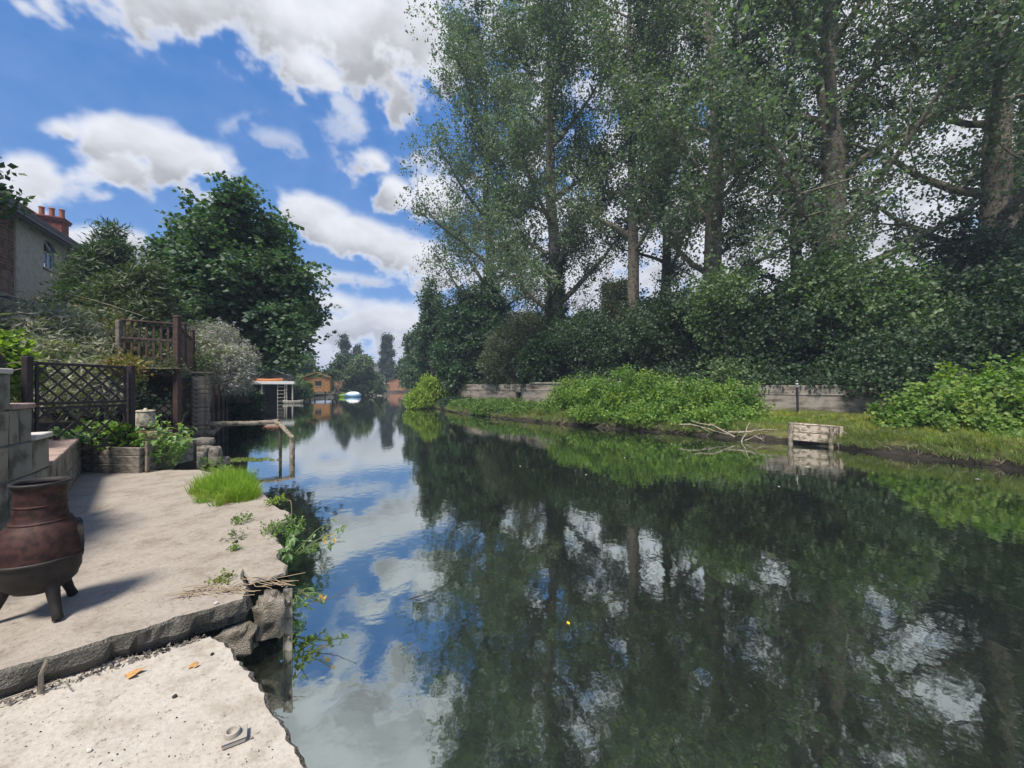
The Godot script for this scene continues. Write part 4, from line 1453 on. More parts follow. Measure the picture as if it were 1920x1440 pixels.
func make_garden():
	structure("garden_soil", soil_patch([[-7.55, 0.86, 6.95], [-6.4, 0.80, 7.0], [-6.5, 0.75, 8.2], [-8.4, 0.8, 9.3], [-10.5, 1.3, 11.0], [-13.0, 1.9, 9.0], [-10.5, 1.6, 4.0], [-6.2, 1.5, 2.0], [-4.8, 1.5, 3.6], [-5.25, 1.05, 4.4]], 2.0), M.soil)

	# raised bed of old sleepers
	var bed := thing("sleeper_planter", "weathered timber sleeper planter at the end of the quay", "planter")
	for k in 3:
		beam(bed, "sleeper", V(-7.38, 0.525 + k * 0.145, 6.86), V(-6.30, 0.52 + k * 0.145, 6.78), 0.138, 0.10, M.sleeper, 0.010, 0.008)
		beam(bed, "sleeper", V(-6.31, 0.522 + k * 0.145, 6.86), V(-6.36, 0.52 + k * 0.145, 7.9), 0.138, 0.09, M.sleeper, 0.010, 0.008)
	beam(bed, "corner_stake", V(-6.235, 0.35, 6.80), V(-6.235, 0.98, 6.80), 0.055, 0.05, M.grey_wood, 0.006, 0.006)

	# trellis
	var t := thing("trellis_panel", "dark stained diamond lattice trellis between two square posts", "trellis")
	var a := V(-6.97, 0.0, 5.72)
	var b := V(-6.82, 0.0, 7.12)
	var al := (b - a).normalized()
	var wide := a.distance_to(b)
	beam(t, "post", a + Vector3.UP * 0.6, a + Vector3.UP * 2.36, 0.085, 0.085, M.stained, 0.006)
	beam(t, "post", b + Vector3.UP * 0.6, b + Vector3.UP * 2.29, 0.085, 0.085, M.stained, 0.006)
	var i0 := a + al * 0.085
	var iw := wide - 0.17
	for y in [0.93, 1.60, 1.67, 2.265]:
		beam(t, "rail", i0 + Vector3.UP * y, i0 + al * iw + Vector3.UP * (y - 0.01), 0.042, 0.032, M.stained, 0.003)
	for x in [0.02, iw - 0.02]:
		beam(t, "stile", i0 + al * x + Vector3.UP * 0.955, i0 + al * x + Vector3.UP * 1.578, 0.036, 0.030, M.stained, 0.003)
		beam(t, "stile", i0 + al * x + Vector3.UP * 1.692, i0 + al * x + Vector3.UP * 2.242, 0.036, 0.030, M.stained, 0.003)
	lattice(t, "slat", i0 + al * 0.04 + Vector3.UP * 0.955, al, iw - 0.08, 0.62, 0.26, M.stained)
	lattice(t, "slat", i0 + al * 0.04 + Vector3.UP * 1.692, al, iw - 0.08, 0.55, 0.20, M.stained)

	# dark board fence behind the tall end of the block wall
	var fe := thing("close_board_fence", "old brown close board fence behind the tallest blocks", "fence")
	for k in 14:
		var f := k / 13.0
		var p := V(lerpf(-6.4, -8.2, f), 0, lerpf(4.9, 6.4, f))
		beam(fe, "board", p + Vector3.UP * 0.9, p + Vector3.UP * (2.35 + 0.02 * (k % 3)), 0.16, 0.02, M.dark_board, 0.003, 0.004, Vector3(0.64, 0, 0.77))

	# stone on bricks
	var st := thing("lichen_stone", "squat lichen covered stone with a flat cap beyond the trellis", "stone", V(-7.42, 1.09, 8.05))
	var pr := []
	for p in [[0.0, 0.0], [0.165, 0.0], [0.17, 0.05], [0.165, 0.2], [0.15, 0.28], [0.145, 0.31], [0.155, 0.315], [0.155, 0.335], [0.12, 0.35], [0.03, 0.355], [0.025, 0.385], [0.0, 0.39]]:
		pr.append(Vector2(p[0], p[1]))
	obj("stone", lathe(pr, 18), M.lichen, st)
	var bk := thing("brick_plinth", "low plinth of brown bricks under the lichen stone", "plinth")
	for r in 3:
		for k in 3:
			beam(bk, "brick", V(-7.68 + k * 0.23 + (0.1 if r == 1 else 0.0), 0.83 + r * 0.078, 8.05), V(-7.465 + k * 0.23 + (0.1 if r == 1 else 0.0), 0.83 + r * 0.078, 8.03), 0.068, 0.34, M.brick if (k + r) % 2 else M.sleeper, 0.006, 0.003)

	make_deck()

	# gabions of hardened cement bags at the water's edge
	var g := "hardened cement bags stacked at the water's edge"
	var bags := [
		[-7.42, 0.58, 9.55, 0.46, 0.20, 0.30, "top cement bag of the stack under the log rail"],
		[-7.30, 0.40, 9.42, 0.42, 0.22, 0.28, "cement bag second from the top, facing the river"],
		[-7.60, 0.33, 9.22, 0.30, 0.42, 0.26, "upright cement bag slumped at the quay side of the stack"],
		[-7.28, 0.20, 9.25, 0.26, 0.40, 0.26, "upright cement bag in the middle of the bottom course"],
		[-7.05, 0.25, 9.45, 0.24, 0.46, 0.26, "tall cement bag leaning at the river corner of the stack"],
		[-6.98, 0.02, 9.6, 0.24, 0.36, 0.30, "lowest cement bag dipping into the water"],
	]
	for k in bags.size():
		var q: Array = bags[k]
		var bt := thing("cement_bag", q[6], "cement bag", V(q[0], q[1], q[2]), rng.randf_range(-0.3, 0.3), g)
		obj("bag", lumpy(Vector3(q[3], q[4], q[5]), 0.22, 20 + k, 10, 16, 0.55), M.bag, bt)
	var ld := thing("landing_board", "short grey plank ledge above the cement bags", "plank")
	for k in 3:
		beam(ld, "plank", V(-8.05 + k * 0.02, 0.70, 9.02 + k * 0.17), V(-7.52, 0.69, 8.98 + k * 0.17), 0.035, 0.155, M.grey_wood, 0.004, 0.004)
	beam(ld, "support", V(-7.55, -0.4, 9.0), V(-7.55, 0.675, 9.0), 0.07, 0.07, M.grey_wood, 0.006, 0.004)

	# stacked timber pillar and boarded bank
	var pil := thing("timber_pillar", "square pillar of stacked grey timbers at the deck's river corner", "pillar", V(-8.55, 0, 10.95), 0.5)
	for k in 13:
		obj("timber", worn_box(Vector3(0.36, 0.118, 0.34), 0.010, 0.010, k % 4), M.grey_wood, pil, Transform3D(Basis(Vector3.UP, rng.randf_range(-0.05, 0.05)), Vector3(0, 0.66 + k * 0.122, 0)))
	obj("cap", worn_box(Vector3(0.46, 0.05, 0.42), 0.010, 0.006), M.grey_wood, pil, Transform3D(Basis(), Vector3(0, 2.275, 0)))
	var bw := thing("boarded_bank", "dark plank bank wall with posts beyond the timber pillar", "bank wall")
	for k in 10:
		beam(bw, "plank", V(-9.15, 0.15 + k * 0.17, 12.0), V(-10.6, 0.14 + k * 0.17, 14.6), 0.16, 0.04, M.dark_board if k > 2 else M.grey_wood, 0.005, 0.006)
	for k in 4:
		var f := k / 3.0
		beam(bw, "post", V(lerpf(-9.05, -10.5, f), -0.6, lerpf(12.0, 14.6, f)), V(lerpf(-9.05, -10.5, f), 1.95, lerpf(12.0, 14.6, f)), 0.11, 0.11, M.dark_board, 0.008, 0.004)
	for k in 3:
		var f := k / 2.0
		rod(bw, "pile", [V(-10.1 - f * 0.55, -0.6, 13.4 + f), V(-10.12 - f * 0.55, 1.0, 13.4 + f), V(-10.1 - f * 0.55, 1.9 - 0.1 * k, 13.4 + f)], 0.065, 0.055, M.bark_dark, 8, 0.06)
	beam(bw, "ledge", V(-8.7, 0.52, 11.2), V(-9.7, 0.62, 13.0), 0.06, 0.45, M.grey_wood, 0.008, 0.008)

	# log rail over the water
	var lr := thing("log_rail", "pale log mooring rail bending down toward the river on two stakes", "rail")
	rod(lr, "log", [V(-8.55, 0.86, 11.05), V(-8.0, 0.85, 11.2), V(-7.4, 0.845, 11.45), V(-6.95, 0.86, 11.75)], 0.075, 0.062, M.log, 10, 0.07)
	rod(lr, "log", [V(-7.02, 0.85, 11.78), V(-6.7, 0.80, 11.5), V(-6.3, 0.66, 11.1), V(-5.88, 0.52, 10.68)], 0.062, 0.055, M.log, 10, 0.06)
	rod(lr, "stake", [V(-6.82, -0.7, 11.72), V(-6.84, 0.78, 11.74)], 0.045, 0.042, M.bark_dark, 8, 0.05)
	rod(lr, "stake", [V(-5.93, -0.7, 10.74), V(-5.94, 0.50, 10.75)], 0.07, 0.066, M.log, 9, 0.05)
	for k in 4:
		var c := V(-6.97 + k * 0.03, 0.85, 11.76 - k * 0.015)
		var loop := []
		for j in 13:
			var an := TAU * j / 12
			loop.append(c + Vector3(0, cos(an), sin(an)) * 0.075)
		rod(lr, "rope_turn", loop, 0.010, 0.010, M.stick, 5)

	# planting
	var gg := "garden shrubs beside the trellis and deck"
	bush("mixed_shrub", "silvery grey green shrub sprawling behind the trellis", "shrub", V(-9.9, 1.2, 8.5), [
		[Vector3(0, 1.0, 0), Vector3(1.0, 0.9, 0.9)], [Vector3(-1.2, 1.3, -0.4), Vector3(1.1, 1.1, 1.0)], [Vector3(0.9, 0.6, 0.2), Vector3(0.8, 0.6, 0.7)], [Vector3(-0.6, 1.9, -0.6), Vector3(0.8, 0.6, 0.8)],
	], {"leaves": 1500, "leaf": L.narrow, "a": Color(0.25, 0.25, 0.19), "b": Color(0.42, 0.40, 0.34), "c": Color(0.18, 0.21, 0.12), "size": 1.0, "stem": 0.02, "stems": 7, "ragged": 0.6, "bark": M.stick}, gg)
	bush("mixed_shrub", "olive shrub with rusty new shoots below the conifer", "shrub", V(-11.6, 1.5, 10.8), [
		[Vector3(0, 1.1, 0), Vector3(1.2, 1.0, 1.0)], [Vector3(-1.6, 1.4, 0.3), Vector3(1.2, 1.1, 1.0)], [Vector3(1.1, 1.0, -0.2), Vector3(0.8, 0.9, 0.9)], [Vector3(-0.2, 1.9, -0.3), Vector3(0.8, 0.6, 0.8)],
	], {"leaves": 1900, "leaf": L.small, "a": Color(0.085, 0.125, 0.06), "b": Color(0.17, 0.20, 0.11), "c": Color(0.27, 0.17, 0.09), "size": 1.1, "stem": 0.02, "stems": 7, "ragged": 0.6}, gg)
	bush("maple_shrub", "small yellow green leafy shrub by the brown brick wall", "shrub", V(-8.0, 1.5, 6.9), [[Vector3(-0.45, 0.75, 0.2), Vector3(0.36, 0.45, 0.4)], [Vector3(-0.7, 1.15, 0.1), Vector3(0.26, 0.26, 0.3)]], {"leaves": 130, "leaf": L.vine, "a": Color(0.20, 0.32, 0.07), "b": Color(0.30, 0.40, 0.09), "size": 0.55, "stem": 0.012, "mat": M.lush}, gg)
	bush("yellow_shrub", "yellowing low shrub above the trellis rail", "shrub", V(-8.2, 1.3, 8.4), [[Vector3(-0.05, 0.98, 0), Vector3(0.36, 0.20, 0.3)]], {"leaves": 46, "leaf": L.small, "a": Color(0.30, 0.30, 0.07), "b": Color(0.24, 0.15, 0.07), "size": 0.9, "stem": 0.01}, gg)
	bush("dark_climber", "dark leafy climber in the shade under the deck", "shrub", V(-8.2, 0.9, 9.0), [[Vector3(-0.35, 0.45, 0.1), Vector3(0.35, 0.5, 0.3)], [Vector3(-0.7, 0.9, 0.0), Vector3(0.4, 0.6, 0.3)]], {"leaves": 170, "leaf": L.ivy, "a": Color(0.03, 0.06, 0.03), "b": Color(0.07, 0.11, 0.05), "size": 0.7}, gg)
	bush("lavender_shrub", "lavender grey shrub billowing over the river beside the deck", "shrub", V(-10.8, 1.8, 14.4), [
		[Vector3(0.0, 1.1, 0), Vector3(0.95, 1.2, 0.9)], [Vector3(0.75, 0.7, 0.2), Vector3(0.8, 0.95, 0.7)], [Vector3(-1.0, 1.6, -0.7), Vector3(0.9, 0.8, 0.8)], [Vector3(0.85, 0.0, 0.3), Vector3(0.55, 0.6, 0.6)],
	], {"leaves": 2000, "leaf": L.narrow, "a": Color(0.30, 0.28, 0.32), "b": Color(0.44, 0.42, 0.46), "c": Color(0.36, 0.37, 0.27), "size": 0.85, "stem": 0.02, "ragged": 0.5, "stems": 6}, gg)
	bush("bed_plant", "bright leafy plant growing inside the sleeper planter", "plant", V(-6.75, 0.85, 7.05), [[Vector3(0.0, 0.16, 0.05), Vector3(0.30, 0.2, 0.16)], [Vector3(-0.35, 0.25, 0.2), Vector3(0.25, 0.25, 0.15)]], {"leaves": 46, "leaf": L.vine, "a": Color(0.14, 0.27, 0.05), "b": Color(0.24, 0.36, 0.08), "size": 0.5, "stem": 0.006, "mat": M.lush}, gg)
	bush("succulent_plant", "flat pale green plant trailing over the pink coping", "plant", V(-7.05, 1.06, 6.35), [[Vector3(0, 0.06, 0), Vector3(0.22, 0.08, 0.25)]], {"leaves": 40, "leaf": L.vine, "a": Color(0.16, 0.26, 0.10), "b": Color(0.22, 0.32, 0.14), "size": 0.42, "stem": 0.005}, gg)
	# long bare canes arching over the trellis
	var canes := [["bare pale cane arching over the trellis top", V(-8.1, 1.8, 5.6), V(-7.3, 2.55, 6.3), V(-6.95, 2.2, 7.3)], ["thin bare cane crossing the first behind the post", V(-8.0, 1.95, 5.2), V(-7.5, 2.3, 5.8), V(-7.2, 2.35, 6.3)], ["long bare cane leaning on the deck rail", V(-10.5, 4.1, 9.2), V(-9.5, 3.9, 9.1), V(-8.6, 3.55, 9.25)]]
	for c in canes:
		var ct := thing("bare_cane", c[0], "cane", Vector3.ZERO, 0.0, "bare canes in the garden")
		var pts := []
		for k in 9:
			var f := k / 8.0
			pts.append(c[1].lerp(c[2], f).lerp(c[2].lerp(c[3], f), f))
		rod(ct, "cane", pts, 0.010, 0.005, M.stick, 5)
	# broad leaved sapling at the corner of the planter
	leafy_plant("sapling", "broad leaved green sapling at the planter's water corner", V(-6.14, 0.42, 7.12), 1.0, 0.36, 24, 14, 0.125, 0.09, Color(0.055, 0.14, 0.045), Color(0.13, 0.25, 0.06))


# a plant whose large leaves are each a part of their own
func leafy_plant(called: String, label: String, at: Vector3, high: float, wide: float, stems: int, per: int, leaf_l: float, leaf_w: float, a: Color, b: Color, lean := Vector3.ZERO, yellow := 0) -> Node3D:
	var t := thing(called, label, "plant", at)
	var kinds := []
	for k in 4:
		var s := Shape.new()
		leaf_into(s, Vector3.ZERO, Vector3(1, 0, 0), Vector3.UP, leaf_l, leaf_w, 0.16, 1.0, 0.1 + 0.15 * k, 0.42)
		var m := StandardMaterial3D.new()
		m.albedo_color = a.lerp(b, k / 3.0).linear_to_srgb()
		m.roughness = 0.5
		m.backlight_enabled = true
		m.backlight = Color(0.6, 0.7, 0.3)
		kinds.append([s.mesh(false), m])
	var count := 0
	for k in stems:
		var an := TAU * k / stems + rng.randf_range(-0.3, 0.3)
		var out := Vector3(cos(an), 0, sin(an))
		var h := high * rng.randf_range(0.45, 1.0)
		var foot := out * wide * 0.25 * rng.randf()
		var top := foot + out * wide * rng.randf_range(0.5, 1.0) + Vector3.UP * h + lean * rng.randf_range(0.5, 1.0)
		var mid := foot.lerp(top, 0.5) + Vector3.UP * h * 0.12
		rod(t, "stem", [foot, mid, top], 0.006, 0.002, M.lush_stem, 5)
		for j in per:
			var f := rng.randf_range(0.25, 1.0)
			var p := foot.lerp(mid, f).lerp(mid.lerp(top, f), f)
			var ya := rng.randf() * TAU
			var kd: Array = kinds[rng.randi() % 4]
			var sc := rng.randf_range(0.55, 1.1) * (1.0 - 0.35 * maxf(0.0, f - 0.7))
			var bs := Basis.from_euler(Vector3(rng.randf_range(-0.5, 0.5), ya, rng.randf_range(-0.7, 0.25))).scaled(Vector3.ONE * sc)
			var mt: Material = kd[1]
			if count < yellow and f > 0.6:
				mt = M.yellowing
				count += 1
			obj("leaf", kd[0], mt, t, Transform3D(bs, p))
	return t


func make_deck():
	var t := thing("raised_deck", "brown timber deck with baluster railings built out over the bank", "deck")
	var c := V(-8.0, 0, 9.5)               # river corner
	var l := V(-8.95, 0, 9.05)             # garden end of the short front
	var r2 := V(-9.12, 0, 11.05)
	var r3 := V(-10.45, 0, 13.0)
	var up := Vector3.UP
	beam(t, "post", c + up * -0.3, c + up * 3.55, 0.125, 0.125, M.brown, 0.010)
	obj("post_cap", worn_box(Vector3(0.14, 0.05, 0.14), 0.018), M.brown, t, Transform3D(Basis(), c + up * 3.572))
	for q in [[r2, 3.62], [r3, 3.70]]:
		beam(t, "post", q[0] + up * 1.2, q[0] + up * q[1], 0.10, 0.10, M.brown, 0.008)
		obj("post_cap", worn_box(Vector3(0.13, 0.05, 0.13), 0.02), M.brown, t, Transform3D(Basis(), q[0] + up * (q[1] + 0.02)))
	beam(t, "post", l + up * 1.0, l + up * 3.42, 0.09, 0.09, M.grey_wood, 0.008)
	# front railing
	beam(t, "rail", l + up * 3.43 + V(0.05, 0, 0), c + up * 3.40 + V(-0.07, 0, -0.03), 0.035, 0.10, M.brown, 0.005)
	beam(t, "rail", l + up * 3.02 + V(0.05, 0, 0), c + up * 2.99 + V(-0.07, 0, -0.03), 0.05, 0.035, M.brown, 0.004)
	for k in 7:
		var p := l.lerp(c, 0.09 + 0.125 * k)
		beam(t, "baluster", p + up * 2.42, p + up * 3.41, 0.045, 0.028, M.brown, 0.003, 0.0, (c - l).normalized())
	# river side railing of close boards
	for seg in [[c, r2], [r2, r3]]:
		var a: Vector3 = seg[0]
		var b: Vector3 = seg[1]
		beam(t, "rail", a.lerp(b, 0.05) + up * 3.40, a.lerp(b, 0.96) + up * 3.42, 0.05, 0.06, M.brown, 0.004)
		beam(t, "rail", a.lerp(b, 0.05) + up * 2.50, a.lerp(b, 0.96) + up * 2.50, 0.05, 0.04, M.brown, 0.004)
		for k in 12:
			var p := a.lerp(b, 0.07 + k * 0.078)
			beam(t, "board", p + up * 2.40, p + up * (3.36 + 0.03 * sin(k * 2.1)), 0.075, 0.018, M.brown if k % 3 else M.dark_board, 0.002, 0.0, (b - a).normalized())
	# deck boards and fascia
	for k in 12:
		var f := k / 11.0
		beam(t, "deck_board", l.lerp(V(-11.6, 0, 12.3), f) + up * 2.33, c.lerp(r3, f) + up * 2.33 + V(0.10, 0, 0), 0.03, 0.30, M.grey_wood, 0.004, 0.003)
	beam(t, "fascia", l + up * 2.22, c + up * 2.22 + V(-0.07, 0, -0.04), 0.17, 0.04, M.dark_board, 0.004)
	beam(t, "fascia", c + up * 2.22 + V(-0.06, 0, 0.09), r3 + up * 2.22, 0.17, 0.04, M.dark_board, 0.004)
	# supports and hanging boards below on the river side
	for k in 5:
		var p := c.lerp(r2, 0.10 + k * 0.17)
		beam(t, "support_board", p + up * (0.45 + 0.04 * k), p + up * 2.13, 0.13, 0.035, M.brown if k % 2 else M.dark_board, 0.004, 0.003, (r2 - c).normalized())
	# lattice screen under the front edge
	var d := (c - l).normalized()
	var s0 := l + d * 0.22 + V(0, 0, 0.5)
	for x in [0.0, 0.42, 0.78]:
		beam(t, "lattice_stile", s0 + d * x + up * 0.9, s0 + d * x + up * 2.12, 0.04, 0.04, M.stained, 0.003)
	for y in [1.0, 1.5, 2.05]:
		beam(t, "lattice_rail", s0 + up * y + d * 0.02, s0 + d * 0.76 + up * y, 0.04, 0.03, M.stained, 0.003)
	lattice(t, "lattice_slat", s0 + up * 1.03, d, 0.76, 0.46, 0.19, M.stained, 0.024)
	lattice(t, "lattice_slat", s0 + up * 1.53, d, 0.76, 0.50, 0.19, M.stained, 0.024)
	# moss and creeper along the deck edge
	var many := Many.new()
	for k in 160:
		var p := l.lerp(c, rng.randf_range(-0.3, 1.0)) + up * (2.34 + rng.randf_range(-0.10, 0.16)) + V(rng.randf_range(-0.1, 0.1), 0, rng.randf_range(-0.12, 0.05))
		many.put(any_turn(1.2, rng.randf_range(0.35, 0.6)), p, mixed(Color(0.10, 0.13, 0.06), Color(0.22, 0.23, 0.16)))
	for k in 60:
		var p := c.lerp(r2, rng.randf()) + up * (2.28 + rng.randf_range(-0.10, 0.10)) + V(rng.randf_range(0, 0.12), 0, 0)
		many.put(any_turn(1.2, rng.randf_range(0.3, 0.5)), p, mixed(Color(0.16, 0.17, 0.12), Color(0.26, 0.25, 0.22)))
	scatter("creeper_foliage", t, many, L.small, M.leaf)


# ---------------------------------------------------------------- the terrace house
func make_house():
	var h := thing("terrace_house", "brick terrace house with cream rendered wall, slate roof and red chimney", "house", V(-21.1, 0, 17.5))
	# local x runs along the eaves away from the river mouth of the view, local z faces the river
	var ex := Vector3(-0.47, 0, -0.88).normalized()
	h.basis = Basis(ex, Vector3.UP, ex.cross(Vector3.UP))
	var side := 1.0
	if h.basis.z.x < 0.0:
		side = -1.0
	var face := side          # +1: local +z looks to the river
	var eave := 8.94
	# walls as butting panels, the window left open
	var panels := [
		["brick_wall", -9.0, -1.3, 1.0, eave, M.brick_pale], ["rendered_wall", -1.3, 0.71, 1.0, eave, M.render], ["rendered_wall", 0.71, 1.56, 1.0, 7.34, M.render],
		["rendered_wall", 1.56, 2.77, 1.0, eave, M.render], ["brick_wall", 2.77, 13.0, 1.0, eave, M.brick],
	]
	for p in panels:
		var rise: float = 0.06 if p[0] == "rendered_wall" else 0.0
		obj(p[0], worn_box(Vector3(p[2] - p[1] - 0.004, p[4] - p[3], 0.3), 0.01), p[5], h, Transform3D(Basis(), Vector3((p[1] + p[2]) / 2, (p[3] + p[4]) / 2, face * (rise - 0.15))))
	obj("lintel", worn_box(Vector3(0.846, eave - 8.70, 0.3), 0.01), M.render, h, Transform3D(Basis(), Vector3(1.135, (eave + 8.70) / 2, face * -0.09)))
	# brick courses on the near brick wall, read as fine raised lines
	for k in 18:
		obj("brick_course", worn_box(Vector3(7.6, 0.055, 0.02), 0.004), M.brick, h, Transform3D(Basis(), Vector3(-5.15, 6.6 + k * 0.13, face * 0.008)))
	for k in 8:
		obj("brick_course", worn_box(Vector3(10.2, 0.055, 0.02), 0.004), M.brick_pale, h, Transform3D(Basis(), Vector3(7.9, 7.9 + k * 0.13, face * 0.008)))
	# window
	var win := obj("window", worn_box(Vector3(0.85, 0.07, 0.10), 0.006), M.white_paint, h, Transform3D(Basis(), Vector3(1.135, 7.36, face * -0.02)))
	win.set_meta("label", "white framed upstairs window with its top light tilted open")
	for f in [[-0.39, 0.70, 0.06, 1.33], [0.39, 0.70, 0.06, 1.33], [0.0, 1.34, 0.84, 0.06], [0.0, 0.72, 0.74, 0.05], [-0.02, 0.38, 0.05, 0.64]]:
		obj("frame", worn_box(Vector3(f[2], f[3], 0.07), 0.006), M.white_paint, win, Transform3D(Basis(), Vector3(f[0], f[1], 0)))
	obj("pane", worn_box(Vector3(0.72, 0.60, 0.008), 0.001), M.window_glass, win, Transform3D(Basis(), Vector3(0, 0.38, 0)))
	obj("vent_light", worn_box(Vector3(0.70, 0.55, 0.03), 0.006), M.window_glass, win, Transform3D(Basis(Vector3.RIGHT, face * -0.45), Vector3(0, 1.03, face * 0.12)))
	for sx in [-0.34, 0.34]:
		obj("vent_frame", worn_box(Vector3(0.05, 0.58, 0.05), 0.006), M.white_paint, win, Transform3D(Basis(Vector3.RIGHT, face * -0.45), Vector3(sx, 1.03, face * 0.12)))
	obj("room_dark", worn_box(Vector3(0.84, 1.34, 0.02), 0.002), M.inner_dark, win, Transform3D(Basis(), Vector3(0, 0.68, face * -0.35)))  # black sheet standing for the unlit room behind the glass
	obj("sill", worn_box(Vector3(1.0, 0.08, 0.18), 0.012), M.fascia, win, Transform3D(Basis(), Vector3(0, -0.08, face * 0.05)))
	# roof
	var roof := Node3D.new()
	roof.name = "roof"
	h.add_child(roof)
	var pitch := 0.66
	for sgn in [1.0, -1.0]:
		var n := 13
		for k in n:
			var f := (k + 0.5) / n
			var run := 4.3
			var z := face * (0.45 - f * (run + 0.45)) if sgn > 0.0 else face * (-2.0 * run - 0.45 + f * (run + 0.45))
			var y := eave - 0.10 + (f * (run + 0.45)) * tan(pitch)
			obj("slate_course", worn_box(Vector3(22.6, 0.045, 0.50), 0.01, 0.0, k % 2), M.slate, roof, Transform3D(Basis(Vector3.RIGHT, face * sgn * (pitch - 0.05)), Vector3(2.0, y + 0.08, z)))
	obj("ridge", worn_box(Vector3(22.6, 0.16, 0.3), 0.05), M.brick, roof, Transform3D(Basis(), Vector3(2.0, eave + 4.75 * tan(pitch) + 0.02, face * -4.3)))
	obj("gutter", worn_box(Vector3(22.4, 0.12, 0.13), 0.03), M.black_paint, h, Transform3D(Basis(), Vector3(2.0, eave - 0.14, face * 0.50)))
	obj("fascia", worn_box(Vector3(22.4, 0.20, 0.03), 0.004), M.black_paint, h, Transform3D(Basis(), Vector3(2.0, eave - 0.12, face * 0.30)))
	rod(h, "downpipe", [Vector3(2.45, 1.2, face * 0.14), Vector3(2.45, 8.4, face * 0.14), Vector3(2.45, 8.62, face * 0.30), Vector3(2.45, 8.78, face * 0.45)], 0.045, 0.045, M.fascia, 8)
	# chimney
	var ch := obj("chimney_stack", worn_box(Vector3(1.05, 3.4, 1.5), 0.02), M.chimney, h, Transform3D(Basis().scaled(Vector3(0.82, 0.82, 0.82)), Vector3(10.6, 11.1, face * -3.5)))
	obj("corbel", worn_box(Vector3(1.25, 0.16, 1.7), 0.02), M.chimney, ch, Transform3D(Basis(), Vector3(0, 1.50, 0)))
	obj("corbel", worn_box(Vector3(1.35, 0.14, 1.8), 0.02), M.chimney, ch, Transform3D(Basis(), Vector3(0, 1.655, 0)))
	var pp := []
	for p in [[0.17, 0.0], [0.17, 0.06], [0.14, 0.09], [0.125, 0.6], [0.15, 0.63], [0.15, 0.70], [0.11, 0.70], [0.10, 0.2]]:
		pp.append(Vector2(p[0], p[1]))
	var pm := lathe(pp, 14)
	for z in [-0.55, 0.0, 0.55]:
		obj("chimney_pot", pm, M.pot, ch, Transform3D(Basis().scaled(Vector3(1.2, 1.1, 1.2)), Vector3(0, 1.72, z)))
	# low brick outbuilding before the house with a pale fascia
	var ob := thing("outbuilding", "low brown brick outbuilding with a pale flat roof fascia", "outbuilding", V(-12.6, 0, 9.4))
	ob.basis = h.basis
	obj("wall", worn_box(Vector3(3.4, 2.6, 2.2), 0.01), M.brick, ob, Transform3D(Basis(), Vector3(-0.6, 2.55, face * -1.0)))
	for k in 20:
		obj("brick_course", worn_box(Vector3(3.38, 0.055, 2.22), 0.004), M.brick_pale, ob, Transform3D(Basis(), Vector3(-0.6, 1.35 + k * 0.125, face * -1.0)))
	obj("roof", worn_box(Vector3(3.9, 0.12, 2.7), 0.02), M.slate, ob, Transform3D(Basis(), Vector3(-0.6, 4.12, face * -1.0)))
	obj("fascia", worn_box(Vector3(3.9, 0.20, 0.04), 0.01), M.fascia, ob, Transform3D(Basis(), Vector3(-0.6, 3.95, face * 0.36)))
	obj("fascia", worn_box(Vector3(0.04, 0.20, 2.7), 0.01), M.fascia, ob, Transform3D(Basis(), Vector3(1.38, 3.95, face * -1.0)))


